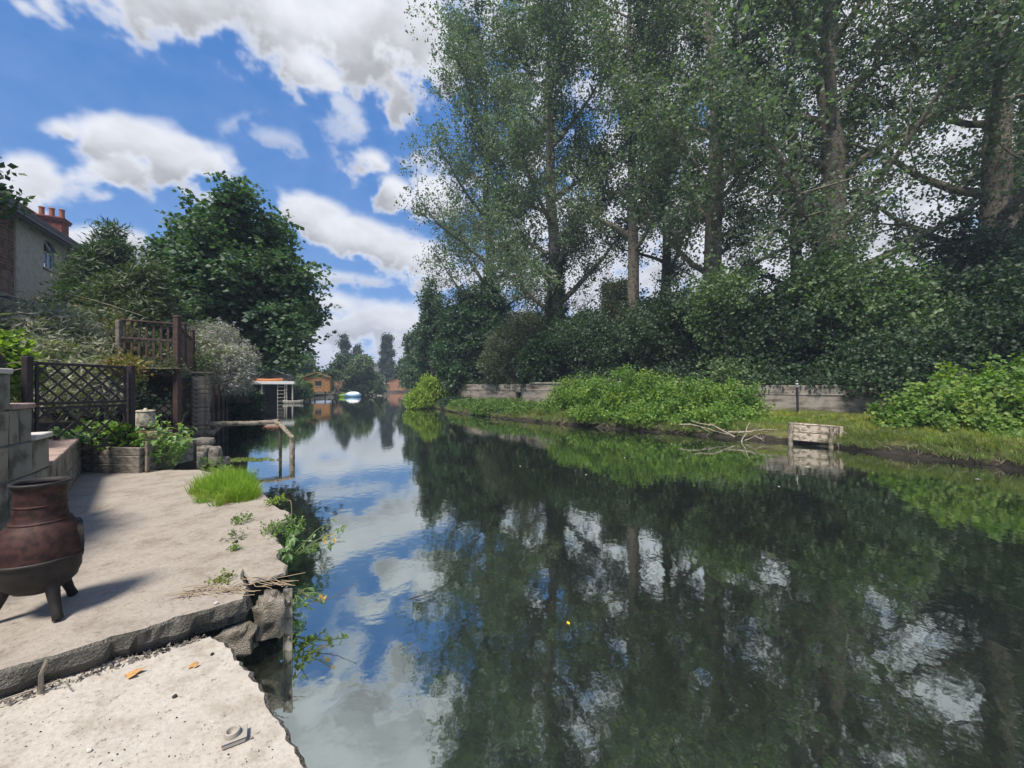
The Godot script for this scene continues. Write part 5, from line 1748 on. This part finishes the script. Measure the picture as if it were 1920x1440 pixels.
# ---------------------------------------------------------------- trees on the garden side
func make_left_trees():
	var syc := {"h": 8.0, "r": 0.30, "limbs": 26, "reach": 3.7, "leaves": 6200, "from": 0.20, "to": 0.9, "angle": 1.05, "curl": 0.06, "top": 0.55, "subs": 7, "spread": 0.42, "tilt": 0.5, "leaf": L.sycamore, "bark": M.bark_dark, "a": Color(0.070, 0.125, 0.085), "b": Color(0.125, 0.195, 0.13), "lean": Vector3(0.4, 0, 0)}
	tree("maple_tree", "big round dark green maple leaning over the river beyond the deck", "tree", V(-12.4, 1.4, 18.0), syc)
	var two := syc.duplicate()
	two.merge({"h": 7.6, "limbs": 14, "reach": 3.0, "leaves": 3000, "lean": Vector3(-0.4, 0, 0.0)}, true)
	tree("maple_tree", "smaller dark maple crowding the big one on its garden side", "tree", V(-15.6, 1.6, 19.5), two)
	# overhanging boughs in the corner of the view
	bush("plum_tree", "dark leaved tree bough reaching in at the top corner before the house", "tree", V(-11.9, 1.9, 7.6), [
		[Vector3(-0.5, 3.2, 0), Vector3(1.3, 1.0, 1.0)], [Vector3(0.8, 3.9, -0.2), Vector3(0.9, 0.8, 0.7)], [Vector3(0.0, 4.9, 0), Vector3(1.0, 0.8, 0.8)], [Vector3(-1.0, 2.0, 0.3), Vector3(0.9, 0.9, 0.8)], [Vector3(0.0, 5.2, 0), Vector3(0.4, 0.4, 0.4)],
	], {"leaves": 1100, "leaf": L.small, "a": Color(0.040, 0.085, 0.045), "b": Color(0.09, 0.14, 0.07), "c": Color(0.13, 0.17, 0.07), "size": 1.3, "stem": 0.05, "ragged": 0.65, "stems": 4})
	# cypress
	var lobes := []
	for k in 9:
		var f := k / 8.0
		lobes.append([Vector3(rng.randf_range(-0.35, 0.35), 0.8 + f * 5.2, rng.randf_range(-0.3, 0.3)), Vector3(2.1 * (1.0 - f) + 0.35, 0.75, 2.0 * (1.0 - f) + 0.35)])
	bush("cypress_tree", "feathery green cypress in front of the terrace", "tree", V(-16.6, 1.8, 16.2), lobes, {"leaves": 2600, "leaf": L.spray, "a": Color(0.055, 0.095, 0.045), "b": Color(0.095, 0.15, 0.075), "size": 1.5, "tilt": 0.5, "stem": 0.06, "ragged": 0.6, "face": 0.5})
	lobes = []
	for k in 7:
		var f := k / 6.0
		lobes.append([Vector3(rng.randf_range(-0.4, 0.4), 0.6 + f * 3.2, rng.randf_range(-0.3, 0.3)), Vector3(1.8 * (1.0 - f) + 0.4, 0.7, 1.6 * (1.0 - f) + 0.4)])
	bush("juniper_shrub", "spreading olive green juniper between cypress and lavender shrub", "shrub", V(-12.6, 1.7, 13.4), lobes, {"leaves": 1900, "leaf": L.spray, "a": Color(0.075, 0.11, 0.05), "b": Color(0.12, 0.16, 0.08), "size": 1.3, "tilt": 0.5, "stem": 0.04, "ragged": 0.6, "face": 0.5})
	var gl := [[-14.4, 0.7, 21.0, 1.0, 1.0, "dark shrub dipping its leaves into the river under the maple"], [-18.4, 0.8, 26.6, 1.3, 1.3, "shadowed bank shrub before the boathouse"], [-16.4, 1.2, 22.4, 1.6, 2.2, "leafy shrub behind the maple trunk at the bank"]]
	for q in gl:
		bush("bank_shrub", q[5], "shrub", V(q[0], 0.1, q[2]), [[Vector3(0, q[1] * 0.8, 0), Vector3(q[3], q[4] * 0.8, q[3])], [Vector3(0.9, q[1] * 0.4, 0.6), Vector3(q[3] * 0.7, q[4] * 0.5, q[3] * 0.7)], [Vector3(-1.2, q[1] * 1.2, 0.2), Vector3(q[3] * 0.7, q[4] * 0.8, q[3] * 0.7)]], {"leaves": 900, "leaf": L.sycamore, "a": Color(0.04, 0.085, 0.045), "b": Color(0.075, 0.135, 0.06), "size": 0.85}, "shrubs along the garden bank")


# ---------------------------------------------------------------- down the river
func make_distance():
	# boathouse with a deck on its roof
	var b := thing("boathouse", "dark open boathouse with a pale edged deck for a roof and a ladder", "boathouse", V(-25.6, 0, 42.0))
	b.rotation.y = 0.45
	obj("roof_deck", worn_box(Vector3(4.6, 0.30, 3.6), 0.02), M.white_paint, b, Transform3D(Basis(), Vector3(0, 2.15, -1.4)))
	obj("back_wall", worn_box(Vector3(4.2, 2.4, 0.12), 0.01), M.inner_dark, b, Transform3D(Basis(), Vector3(0, 0.9, -3.1)))  # coloured black to carry the shade inside the boathouse
	for x in [-2.1, -0.7, 1.55, 2.12]:
		obj("post", worn_box(Vector3(0.14, 3.0, 0.14), 0.01), M.fascia, b, Transform3D(Basis(), Vector3(x, 0.54, 0.1)))
	for x in [-2.1, -0.7]:
		obj("side_wall", worn_box(Vector3(0.10, 2.4, 3.0), 0.01), M.dark_board, b, Transform3D(Basis(), Vector3(x, 0.9, -1.55)))
	var lad := Node3D.new()
	lad.name = "ladder"
	b.add_child(lad)
	for x in [0.75, 1.4]:
		obj("stringer", worn_box(Vector3(0.07, 2.6, 0.07), 0.01), M.fascia, lad, Transform3D(Basis(), Vector3(x, 0.9, 0.22)))
	for k in 6:
		obj("rung", worn_box(Vector3(0.62, 0.05, 0.05), 0.01), M.fascia, lad, Transform3D(Basis(), Vector3(1.075, 0.2 + k * 0.38, 0.22)))
	var bt := thing("rowing_boat", "small pale rowing boat moored beside the boathouse ladder", "boat", V(-22.9, 0.0, 41.6), 0.6)
	obj("hull", hull(1.9, 0.55, 0.36), M.fascia, bt)
	var ka := thing("orange_canoe", "upturned orange canoe lying on the boathouse deck", "canoe", V(-26.4, 2.30, 43.0), 0.5)
	obj("hull", hull(2.8, 0.6, 0.35), M.orange, ka)
	# landing stage on posts before the sheds
	var hs := [
		["garden_shed", "orange timber garden shed with a dark window", V(-29.3, 0.9, 60.0), 3.6, 2.2, M.shed_orange, 0.35],
		["garden_shed", "grey weathered garden shed near the boathouse", V(-29.0, 1.2, 48.5), 3.4, 1.9, M.grey_wood, 0.35],
		["garden_shed", "small red brown shed at the river's far bend", V(-28.6, 0.5, 104.0), 6.0, 3.0, M.shed_red, 0.1],
		["garden_shed", "low pale shed beside the red brown one", V(-33.8, 0.4, 99.0), 3.2, 2.0, M.fascia, 0.1],
	]
	for q in hs:
		var s := thing(q[0], q[1], "shed", q[2], q[6], "sheds along the garden bank")
		obj("wall", worn_box(Vector3(q[3], q[4], q[3] * 0.8), 0.02), q[5], s, Transform3D(Basis(), Vector3(0, q[4] / 2, 0)))
		for sg in [-1.0, 1.0]:
			obj("roof", worn_box(Vector3(q[3] * 0.56, 0.10, q[3] * 0.95), 0.02), M.shed_orange if q[5] == M.shed_orange else M.slate, s, Transform3D(Basis(Vector3.BACK, sg * -0.36), Vector3(sg * q[3] * 0.25, q[4] + q[3] * 0.085, 0)))
		var w := obj("window", worn_box(Vector3(q[3] * 0.24, q[4] * 0.34, 0.05), 0.01), M.inner_dark, s, Transform3D(Basis(), Vector3(0.2, q[4] * 0.56, q[3] * 0.4 + 0.02)))
		obj("frame", worn_box(Vector3(q[3] * 0.27, 0.07, 0.07), 0.01), M.fascia, w, Transform3D(Basis(), Vector3(0, -q[4] * 0.19, 0)))
	var ds := thing("landing_stage", "grey timber landing stage where the small boats lie", "landing stage", V(-29.6, 0, 62.0), 0.2)
	for k in 9:
		obj("plank", worn_box(Vector3(0.55, 0.07, 2.2), 0.01), M.grey_wood, ds, Transform3D(Basis(), Vector3(-2.4 + k * 0.58, 0.45, 0)))
	for k in 4:
		obj("post", worn_box(Vector3(0.14, 1.8, 0.14), 0.02), M.grey_wood, ds, Transform3D(Basis(), Vector3(-2.3 + k * 1.5, 0.3, 1.05)))
	var ky := thing("green_kayak", "bright lime green kayak floating by the landing stage", "kayak", V(-27.1, 0.0, 62.5), 0.1)
	obj("hull", hull(2.0, 0.7, 0.55), M.kayak, ky)
	obj("cockpit_rim", hull(0.7, 0.4, 0.2), M.black_paint, ky, Transform3D(Basis(), Vector3(0, 0.42, 0)))
	var bl := thing("covered_dinghy", "white and blue covered dinghy moored past the green kayak", "dinghy", V(-25.2, 0.0, 62.8), 0.2)
	obj("hull", hull(2.6, 1.1, 0.5), M.blue_hull, bl)
	obj("cover", lumpy(Vector3(2.1, 0.8, 1.0), 0.15, 61, 8, 12), M.white_hull, bl, Transform3D(Basis(), Vector3(0.1, 0.45, 0)))
	var cr := thing("flower_basket", "pink flower basket on a post by the landing stage", "flower basket", V(-26.6, 0.6, 61.0))
	rod(cr, "post", [Vector3(0, -0.6, 0), Vector3(0, 1.0, 0)], 0.06, 0.06, M.grey_wood, 6)
	var fl := Many.new()
	for k in 60:
		fl.put(any_turn(1.5, 0.8), Vector3(rng.randfn() * 0.35, 1.3 + rng.randfn() * 0.3, rng.randfn() * 0.3), mixed(Color(0.50, 0.22, 0.20), Color(0.55, 0.40, 0.32)))
	scatter("blossom_foliage", cr, fl, L.small, M.leaf)

	# far trees and bushes: x, d, base, width, height, kind, label
	var list := [
		[-31.5, 45.5, 1.0, 3.0, 4.4, 0, "rounded tree behind the boathouse roof"],
		[-31.0, 47.0, 1.2, 3.4, 5.2, 1, "light green tree above the grey shed"],
		[-34.0, 55.0, 1.5, 4.0, 5.2, 2, "yellow green tree left of the orange shed"],
		[-25.2, 47.6, 0.2, 1.5, 2.2, 1, "bright waterside bush before the orange shed"],
		[-24.3, 45.4, 0.1, 1.3, 1.6, 0, "dark waterside bush at the boathouse corner"],
		[-37.0, 66.0, 1.5, 4.6, 6.0, 1, "leafy tree behind the orange shed"],
		[-31.0, 72.0, 0.8, 4.2, 6.2, 0, "green tree behind the landing stage"],
		[-26.8, 70.0, 0.2, 3.6, 6.4, 3, "willow drooping to the water past the dinghy"],
		[-30.5, 78.0, 0.5, 4.0, 7.0, 1, "bushy tree beside the drooping willow"],
		[-29.5, 114.0, 1.0, 4.5, 9.0, 0, "dark bush mass at the end of the river"],
		[-24.5, 112.0, 0.8, 4.0, 8.0, 0, "dim bush at the river bend"],
		[-20.0, 88.0, 0.6, 4.5, 9.5, 3, "soft grey green willow on the inner bend"],
		[-17.0, 76.0, 0.6, 4.2, 10.0, 3, "pale willow on the inner bend nearer than the grey one"],
		[-14.0, 64.0, 0.6, 3.6, 9.5, 0, "dark tree on the poplar bank past the yellow bush"],
		[-10.8, 52.0, 0.8, 3.2, 10.5, 0, "tall dark tree on the poplar bank by the bend"],
		[-7.6, 44.0, 1.0, 3.4, 11.5, 0, "broad dark tree behind the sycamore bulge"],
		[-45.0, 80.0, 2.0, 6.0, 6.0, 2, "hazy tree line piece behind the allotments"],
		[-52.0, 74.0, 2.0, 6.0, 6.5, 1, "hazy tree above the boathouse far behind"],
		[-22.0, 56.0, 0.1, 1.2, 1.5, 1, "round bush hanging over the landing stage water"],
	]
	var tones := [[Color(0.045, 0.085, 0.05), Color(0.075, 0.13, 0.07)], [Color(0.085, 0.16, 0.055), Color(0.14, 0.23, 0.075)], [Color(0.13, 0.20, 0.05), Color(0.20, 0.27, 0.07)], [Color(0.09, 0.14, 0.08), Color(0.14, 0.19, 0.11)]]
	for q in list:
		if q[0] == -22.0:
			continue
		var w: float = q[3]
		var h: float = q[4]
		var lobes := []
		for k in 5:
			lobes.append([Vector3(rng.randf_range(-0.45, 0.45) * w, h * lerpf(0.25, 0.82, k / 4.0), rng.randf_range(-0.4, 0.4) * w), Vector3(w * lerpf(0.75, 0.4, k / 4.0), h * 0.22, w * 0.6)])
		bush("river_tree" if h > 3.0 else "river_bush", q[6], "tree" if h > 3.0 else "bush", V(q[0], q[2], q[1]), lobes, {"leaves": int(120 + 42 * w * h), "leaf": L.far if q[1] > 50 else L.sycamore, "a": tones[q[5]][0], "b": tones[q[5]][1], "size": 1.0 if q[1] > 50 else 1.25, "stem": 0.08, "stems": 2, "ragged": 0.6, "lump": 1.6}, "trees and bushes down the river")
	var tall := {"h": 14.5, "r": 0.22, "limbs": 14, "reach": 2.4, "leaves": 420, "from": 0.3, "to": 0.95, "angle": 0.8, "curl": 0.12, "top": 0.6, "subs": 3, "spread": 0.35, "leaf": L.far, "bark": M.bark_dark, "a": Color(0.05, 0.08, 0.05), "b": Color(0.08, 0.12, 0.07), "size": 0.9}
	tree("ash_tree", "thin airy tree far off, taller of the pair", "tree", V(-47.0, 1.0, 112.0), tall, "far airy trees")
	var t2 := tall.duplicate()
	t2.merge({"h": 12.0, "leaves": 300}, true)
	tree("ash_tree", "thin airy tree far off, shorter of the pair", "tree", V(-44.0, 1.0, 113.0), t2, "far airy trees")
	var t3 := tall.duplicate()
	t3.merge({"h": 15.0, "limbs": 20, "leaves": 1100, "from": 0.1, "reach": 3.2}, true)
	tree("ash_tree", "far dark conical tree beside the long roof", "tree", V(-36.0, 0.8, 114.0), t3, "far airy trees")
	var pt := tall.duplicate()
	pt.merge({"h": 8.0, "limbs": 18, "leaves": 500, "from": 0.05, "reach": 1.6, "angle": 1.2, "top": 0.15, "curl": 0.0}, true)
	tree("fir_tree", "small dark pointed fir beyond the allotments", "tree", V(-47.0, 2.0, 92.0), pt)
	var bd := thing("long_building", "long grey roofed building showing above the far trees", "building", V(-44.0, 1.0, 122.0), 0.15)
	obj("wall", worn_box(Vector3(16, 5.0, 8), 0.05), M.render, bd, Transform3D(Basis(), Vector3(0, 2.5, 0)))
	for sg in [-1.0, 1.0]:
		obj("roof", worn_box(Vector3(16.6, 0.2, 5.4), 0.05), M.slate, bd, Transform3D(Basis(Vector3.RIGHT, sg * 0.52), Vector3(0, 6.1, sg * 2.2)))
	for k in 6:
		obj("window", worn_box(Vector3(1.1, 1.2, 0.06), 0.02), M.inner_dark, bd, Transform3D(Basis(), Vector3(-6.5 + k * 2.6, 3.3, 4.02)))


func hull(length: float, beam_w: float, depth: float) -> ArrayMesh:
	var s := Shape.new()
	var rings := []
	for k in 11:
		var f := k / 10.0 * 2.0 - 1.0
		var w := beam_w * 0.5 * sqrt(maxf(0.004, 1.0 - pow(absf(f), 2.4)))
		var y := depth * (0.75 + 0.25 * f * f)
		var ring := []
		for j in 8:
			var a := PI * j / 7.0
			ring.append(Vector3(f * length / 2, y - sin(a) * (y - 0.0 + 0.12) * (1.0 - 0.4 * absf(f)), cos(a) * w))
		ring.append(Vector3(f * length / 2, y + 0.02, -w * 0.6))
		ring.append(Vector3(f * length / 2, y + 0.02, w * 0.6))
		rings.append(ring)
	s.skin(rings)
	return s.mesh()


# ---------------------------------------------------------------- small things on and beside the quay
func make_small_things():
	# tuft of long grass on the quay edge
	var tuft := Many.new()
	for k in 1500:
		var a := rng.randf() * TAU
		var r := pow(rng.randf(), 0.62)
		var x := -4.04 + cos(a) * r * 0.56 - sin(a) * r * 0.40
		var d := 5.62 + sin(a) * r * 0.72 + cos(a) * r * -0.10
		var patch := rough.get_noise_2d(x * 2.6, d * 2.6)
		var full := 1.0 - r + patch * 0.9
		if full < 0.02 or (full < 0.2 and rng.randf() < 0.6):
			continue
		var dead := full < 0.22 and rng.randf() < 0.75
		tuft.put(any_turn(0.45, clampf(0.30 + full * 0.75, 0.25, 0.75) * rng.randf_range(0.55, 1.25)), V(x, 0.44, d), mixed(Color(0.20, 0.36, 0.035), Color(0.33, 0.48, 0.06)) if not dead else mixed(Color(0.34, 0.30, 0.13), Color(0.42, 0.30, 0.16)))
	tag(scatter("grass_tuft", self, tuft, L.grass, M.lush), "lush bright green tuft of long grass on the quay edge", "grass", "", "stuff")
	# weeds in the cracks
	var weeds := [
		["small green weed in a crack of the quay", -2.96, 4.35, 0.085, 40, Color(0.13, 0.24, 0.07), Color(0.22, 0.32, 0.11)],
		["greyish flattened weed below the small green one", -2.72, 3.86, 0.09, 26, Color(0.20, 0.25, 0.16), Color(0.30, 0.33, 0.24)],
		["tiny lime weed beside the flattened weed", -2.52, 3.62, 0.05, 16, Color(0.18, 0.30, 0.08), Color(0.28, 0.38, 0.12)],
		["leafy lime weed hanging at the grass tuft's river end", -2.98, 5.05, 0.10, 40, Color(0.16, 0.30, 0.05), Color(0.30, 0.40, 0.07)],
		["low weed patch between sapling and grass tuft", -5.0, 6.72, 0.16, 70, Color(0.13, 0.25, 0.05), Color(0.26, 0.36, 0.09)],
		["bushy green weed at the quay's outer corner", -2.30, 4.02, 0.15, 130, Color(0.12, 0.24, 0.06), Color(0.22, 0.34, 0.10)],
		["pale weed on the dry clump at the broken corner", -2.20, 3.02, 0.06, 26, Color(0.22, 0.28, 0.08), Color(0.32, 0.34, 0.12)],
		["tiny plant against the block wall's foot behind the chiminea", -4.0, 2.75, 0.08, 26, Color(0.10, 0.17, 0.06), Color(0.16, 0.22, 0.09)],
		["bright weed tip beside the cement bags", -5.75, 7.55, 0.15, 50, Color(0.15, 0.30, 0.06), Color(0.24, 0.36, 0.09)],
	]
	for q in weeds:
		var t := thing("weed", q[0], "weed", V(q[1], 0.45, q[2]), 0.0, "weeds on the quay")
		var m := Many.new()
		for k in int(q[4] * 0.6):
			var a := rng.randf() * TAU
			var r: float = float(q[3]) * sqrt(rng.randf()) * 1.3
			m.put(any_turn(0.8, rng.randf_range(0.2, 0.4)), Vector3(cos(a) * r, rng.randf_range(0.005, float(q[3]) * 0.8), sin(a) * r), mixed(q[5], q[6]))
		scatter("foliage", t, m, L.herb, M.lush)
	# plant hanging over the water at the corner
	leafy_plant("hanging_plant", "trailing leafy plant hanging over the water at the quay corner", V(-2.02, 0.38, 3.62), 0.34, 0.34, 12, 10, 0.07, 0.042, Color(0.055, 0.115, 0.05), Color(0.13, 0.21, 0.09), Vector3(0.22, -0.10, -0.02), 7)
	leafy_plant("hanging_plant", "lower drooping leafy plant against the steel post", V(-1.76, 0.24, 3.25), 0.14, 0.22, 8, 8, 0.06, 0.045, Color(0.04, 0.09, 0.04), Color(0.10, 0.18, 0.075), Vector3(0.12, -0.22, 0.02), 2)
	var st := thing("thin_twig", "thin bare twig reaching out over the blue reflection", "twig")
	rod(st, "twig", [V(-1.75, 0.28, 3.25), V(-1.58, 0.20, 3.2), V(-1.42, 0.24, 3.22), V(-1.27, 0.33, 3.25)], 0.005, 0.002, M.twig, 5)
	var st2 := thing("curled_stem", "pale curled stem standing on the quay edge", "stem")
	rod(st2, "stem", [V(-2.52, 0.42, 4.55), V(-2.52, 0.55, 4.55), V(-2.53, 0.62, 4.55), V(-2.56, 0.63, 4.55), V(-2.57, 0.61, 4.55)], 0.005, 0.004, M.dry, 5)
	# dead stems caught in the crack
	var dry := Shape.new()
	for k in 70:
		var p := V(rng.randf_range(-2.35, -1.72), 0.45 + rng.randf_range(0.0, 0.03), 2.95)
		p.z = -(2.93 + (p.x + 2.0) * 0.35 + rng.randf_range(-0.08, 0.08))
		var e := p + Vector3(rng.randf_range(-0.22, 0.22), rng.randf_range(-0.02, 0.03), rng.randf_range(-0.06, 0.06))
		dry.tube([p, p.lerp(e, 0.5) + any_dir(rng) * 0.015, e], [0.003, 0.003, 0.002], 4, false)
	tag(obj("dry_stems", dry.mesh(), M.dry), "dry straw coloured stems caught in the broken corner crack", "debris", "", "stuff")
	# ash, grit and litter in the angle of the step
	var ash := Shape.new()
	for k in 620:
		var f := pow(rng.randf(), 1.5)
		var w := (1.0 - f) * 0.24 + 0.03
		var p := V(lerpf(-3.0, -2.0, f), 0.30, lerpf(1.98, 2.62, f)) + Vector3(0.55, 0, 0.83) * rng.randf() * w
		var sc := rng.randf_range(0.004, 0.020)
		var c := p + Vector3.UP * sc * 0.3
		var o := any_dir(rng) * sc
		var u := any_dir(rng) * sc
		ash.tri(c + o, c + u, c - o - u * 0.5)
		ash.tri(c + o + Vector3.UP * 0.003, c - o - u * 0.5, c + u + Vector3.UP * 0.004)
	tag(obj("ash_litter", ash.mesh(false), M.ash), "grey ash and leaf litter gathered along the foot of the step", "litter", "", "stuff")
	var grit := Shape.new()
	for k in 150:
		var p := V(rng.randf_range(-2.6, -1.0), 0.302, 0)
		p.z = -rng.randf_range(1.6, lerpf(2.3, 1.8, clampf((p.x + 2.6) / 1.6, 0, 1)))
		if p.x > -1.75 and -p.z > 1.71 + (-0.9 - p.x) * 0.85:
			continue
		var sc := rng.randf_range(0.002, 0.007)
		var o := any_dir(rng) * sc
		var u := any_dir(rng) * sc
		grit.tri(p + o, p + u, p - o)
		grit.tri(p + u, p - u, p + Vector3.UP * sc)
	tag(obj("charcoal_bits", grit.mesh(false), M.char), "scattered black charcoal bits on the lower landing", "debris", "", "stuff")
	# single finds
	var leaves := [["curled tan dead leaf lying below the step", -2.15, 2.27, 0.10, 0.4], ["small brown dead leaf farther along the landing", -1.87, 2.33, 0.06, 1.4]]
	for q in leaves:
		var t := thing("dead_leaf", q[0], "leaf", V(q[1], 0.302, q[2]), q[4], "dead leaves on the landing")
		var s := Shape.new()
		leaf_into(s, Vector3(-0.5 * q[3], 0.006, 0), Vector3(1, 0.05, 0), Vector3(0, 1, 0.1), q[3], q[3] * 0.55, -0.22, 1.0, -0.12, 0.45)
		leaf_into(s, Vector3(-0.3 * q[3], 0.008, 0.02), Vector3(1, 0.15, 0.4), Vector3(0.1, 1, 0.3), q[3] * 0.6, q[3] * 0.4, -0.2, 1.0, -0.1, 0.45)
		obj("blade", s.mesh(false), M.dead_leaf, t)
	var fit := thing("plastic_fitting", "square grey plastic fitting with a round socket on the landing", "fitting", V(-1.285, 0.30, 1.845), 0.55)
	obj("base", worn_box(Vector3(0.095, 0.024, 0.075), 0.006), M.plastic, fit, Transform3D(Basis(), Vector3(0, 0.013, 0)))
	obj("rim", worn_box(Vector3(0.099, 0.006, 0.079), 0.002), M.plastic, fit, Transform3D(Basis(), Vector3(0, 0.028, 0)))
	var sp := []
	for p in [[0.031, 0.0], [0.031, 0.022], [0.026, 0.026], [0.021, 0.022], [0.021, 0.004], [0.0, 0.003]]:
		sp.append(Vector2(p[0], p[1]))
	obj("socket", lathe(sp, 18), M.plastic, fit, Transform3D(Basis(), Vector3(-0.008, 0.030, 0.0)))
	var pb := [["tiny pale pebble near the middle of the landing", -1.90, 1.79, 0.022, "lime"], ["dark angular stone chip on the landing", -1.78, 2.10, 0.024, "char"], ["white pebble on the slab lip above the step", -2.02, 2.72, 0.028, "lime"], ["dark clod beside the flattened weed", -2.62, 3.78, 0.035, "char"], ["dark chip at the landing's inner corner", -1.83, 2.43, 0.022, "char"]]
	for k in pb.size():
		var q: Array = pb[k]
		var on := 0.45 if q[2] > 2.6 else 0.30
		var t := thing("pebble", q[0], "pebble", V(q[1], on + q[3] * 0.3, q[2]), 0.3 * k, "stray stones")
		obj("stone", lumpy(Vector3(q[3], q[3] * 0.7, q[3] * 0.8), 0.5, 40 + k, 6, 9), M[q[4]], t)
	var sk := thing("upright_twig", "short cut woody stem sprouting from the step's foot", "twig")
	rod(sk, "stem", [V(-2.52, 0.30, 2.13), V(-2.52, 0.40, 2.13), V(-2.50, 0.47, 2.14)], 0.012, 0.009, M.stick, 7, 0.1)
	rod(sk, "root", [V(-2.52, 0.33, 2.13), V(-2.44, 0.36, 2.15), V(-2.36, 0.32, 2.13)], 0.004, 0.003, M.stick, 5)
	rod(sk, "root", [V(-2.53, 0.33, 2.13), V(-2.6, 0.34, 2.04), V(-2.66, 0.305, 1.98)], 0.004, 0.003, M.stick, 5)
	# leaves floating on the river
	var fl := [["yellow leaf floating in the white reflection", 1.66, 1.50, M.yellow_leaf, 0.035], ["small yellow leaf floating among tree reflections", 0.46, 3.25, M.yellow_leaf, 0.05], ["pale floating leaf near the far bank", 7.0, 9.4, M.petal, 0.10], ["pale floating speck below the pole reflection", 5.1, 7.6, M.petal, 0.07], ["pale floating leaf nearest the vine mound", 9.6, 8.2, M.petal, 0.09], ["pale floating leaf in mid river", 1.6, 8.6, M.petal, 0.07], ["pale floating leaf below the wall reflection", 0.2, 9.5, M.petal, 0.07], ["small pale floating leaf beside the thicket reflection", 3.0, 10.6, M.petal, 0.09]]
	for q in fl:
		var t := thing("floating_leaf", q[0], "leaf", V(q[1], 0.004, q[2]), rng.randf() * 6.0, "leaves floating on the river")
		var s := Shape.new()
		leaf_into(s, Vector3(-0.5 * q[4], 0.002, 0), Vector3.RIGHT, Vector3.UP, q[4], q[4] * 0.55, -0.08, 1.0, 0.0, 0.45)
		obj("blade", s.mesh(false), q[3], t)
	var fs := thing("floating_stick", "thin dark stick floating in the blue reflection", "stick")
	rod(fs, "stick", [V(-0.93, 0.004, 3.62), V(-0.80, 0.006, 3.72)], 0.004, 0.003, M.twig, 5)
	# duckweed by the log rail
	var dw := Many.new()
	for k in 260:
		dw.put(any_turn(0.08, rng.randf_range(0.25, 0.5)), V(-7.0 + rng.randfn() * 0.4, 0.006, 10.35 + rng.randfn() * 0.10), mixed(Color(0.16, 0.24, 0.06), Color(0.28, 0.34, 0.12)))
	tag(scatter("duckweed", self, dw, L.herb, M.lush), "patch of floating pondweed under the log rail", "pondweed", "", "stuff")
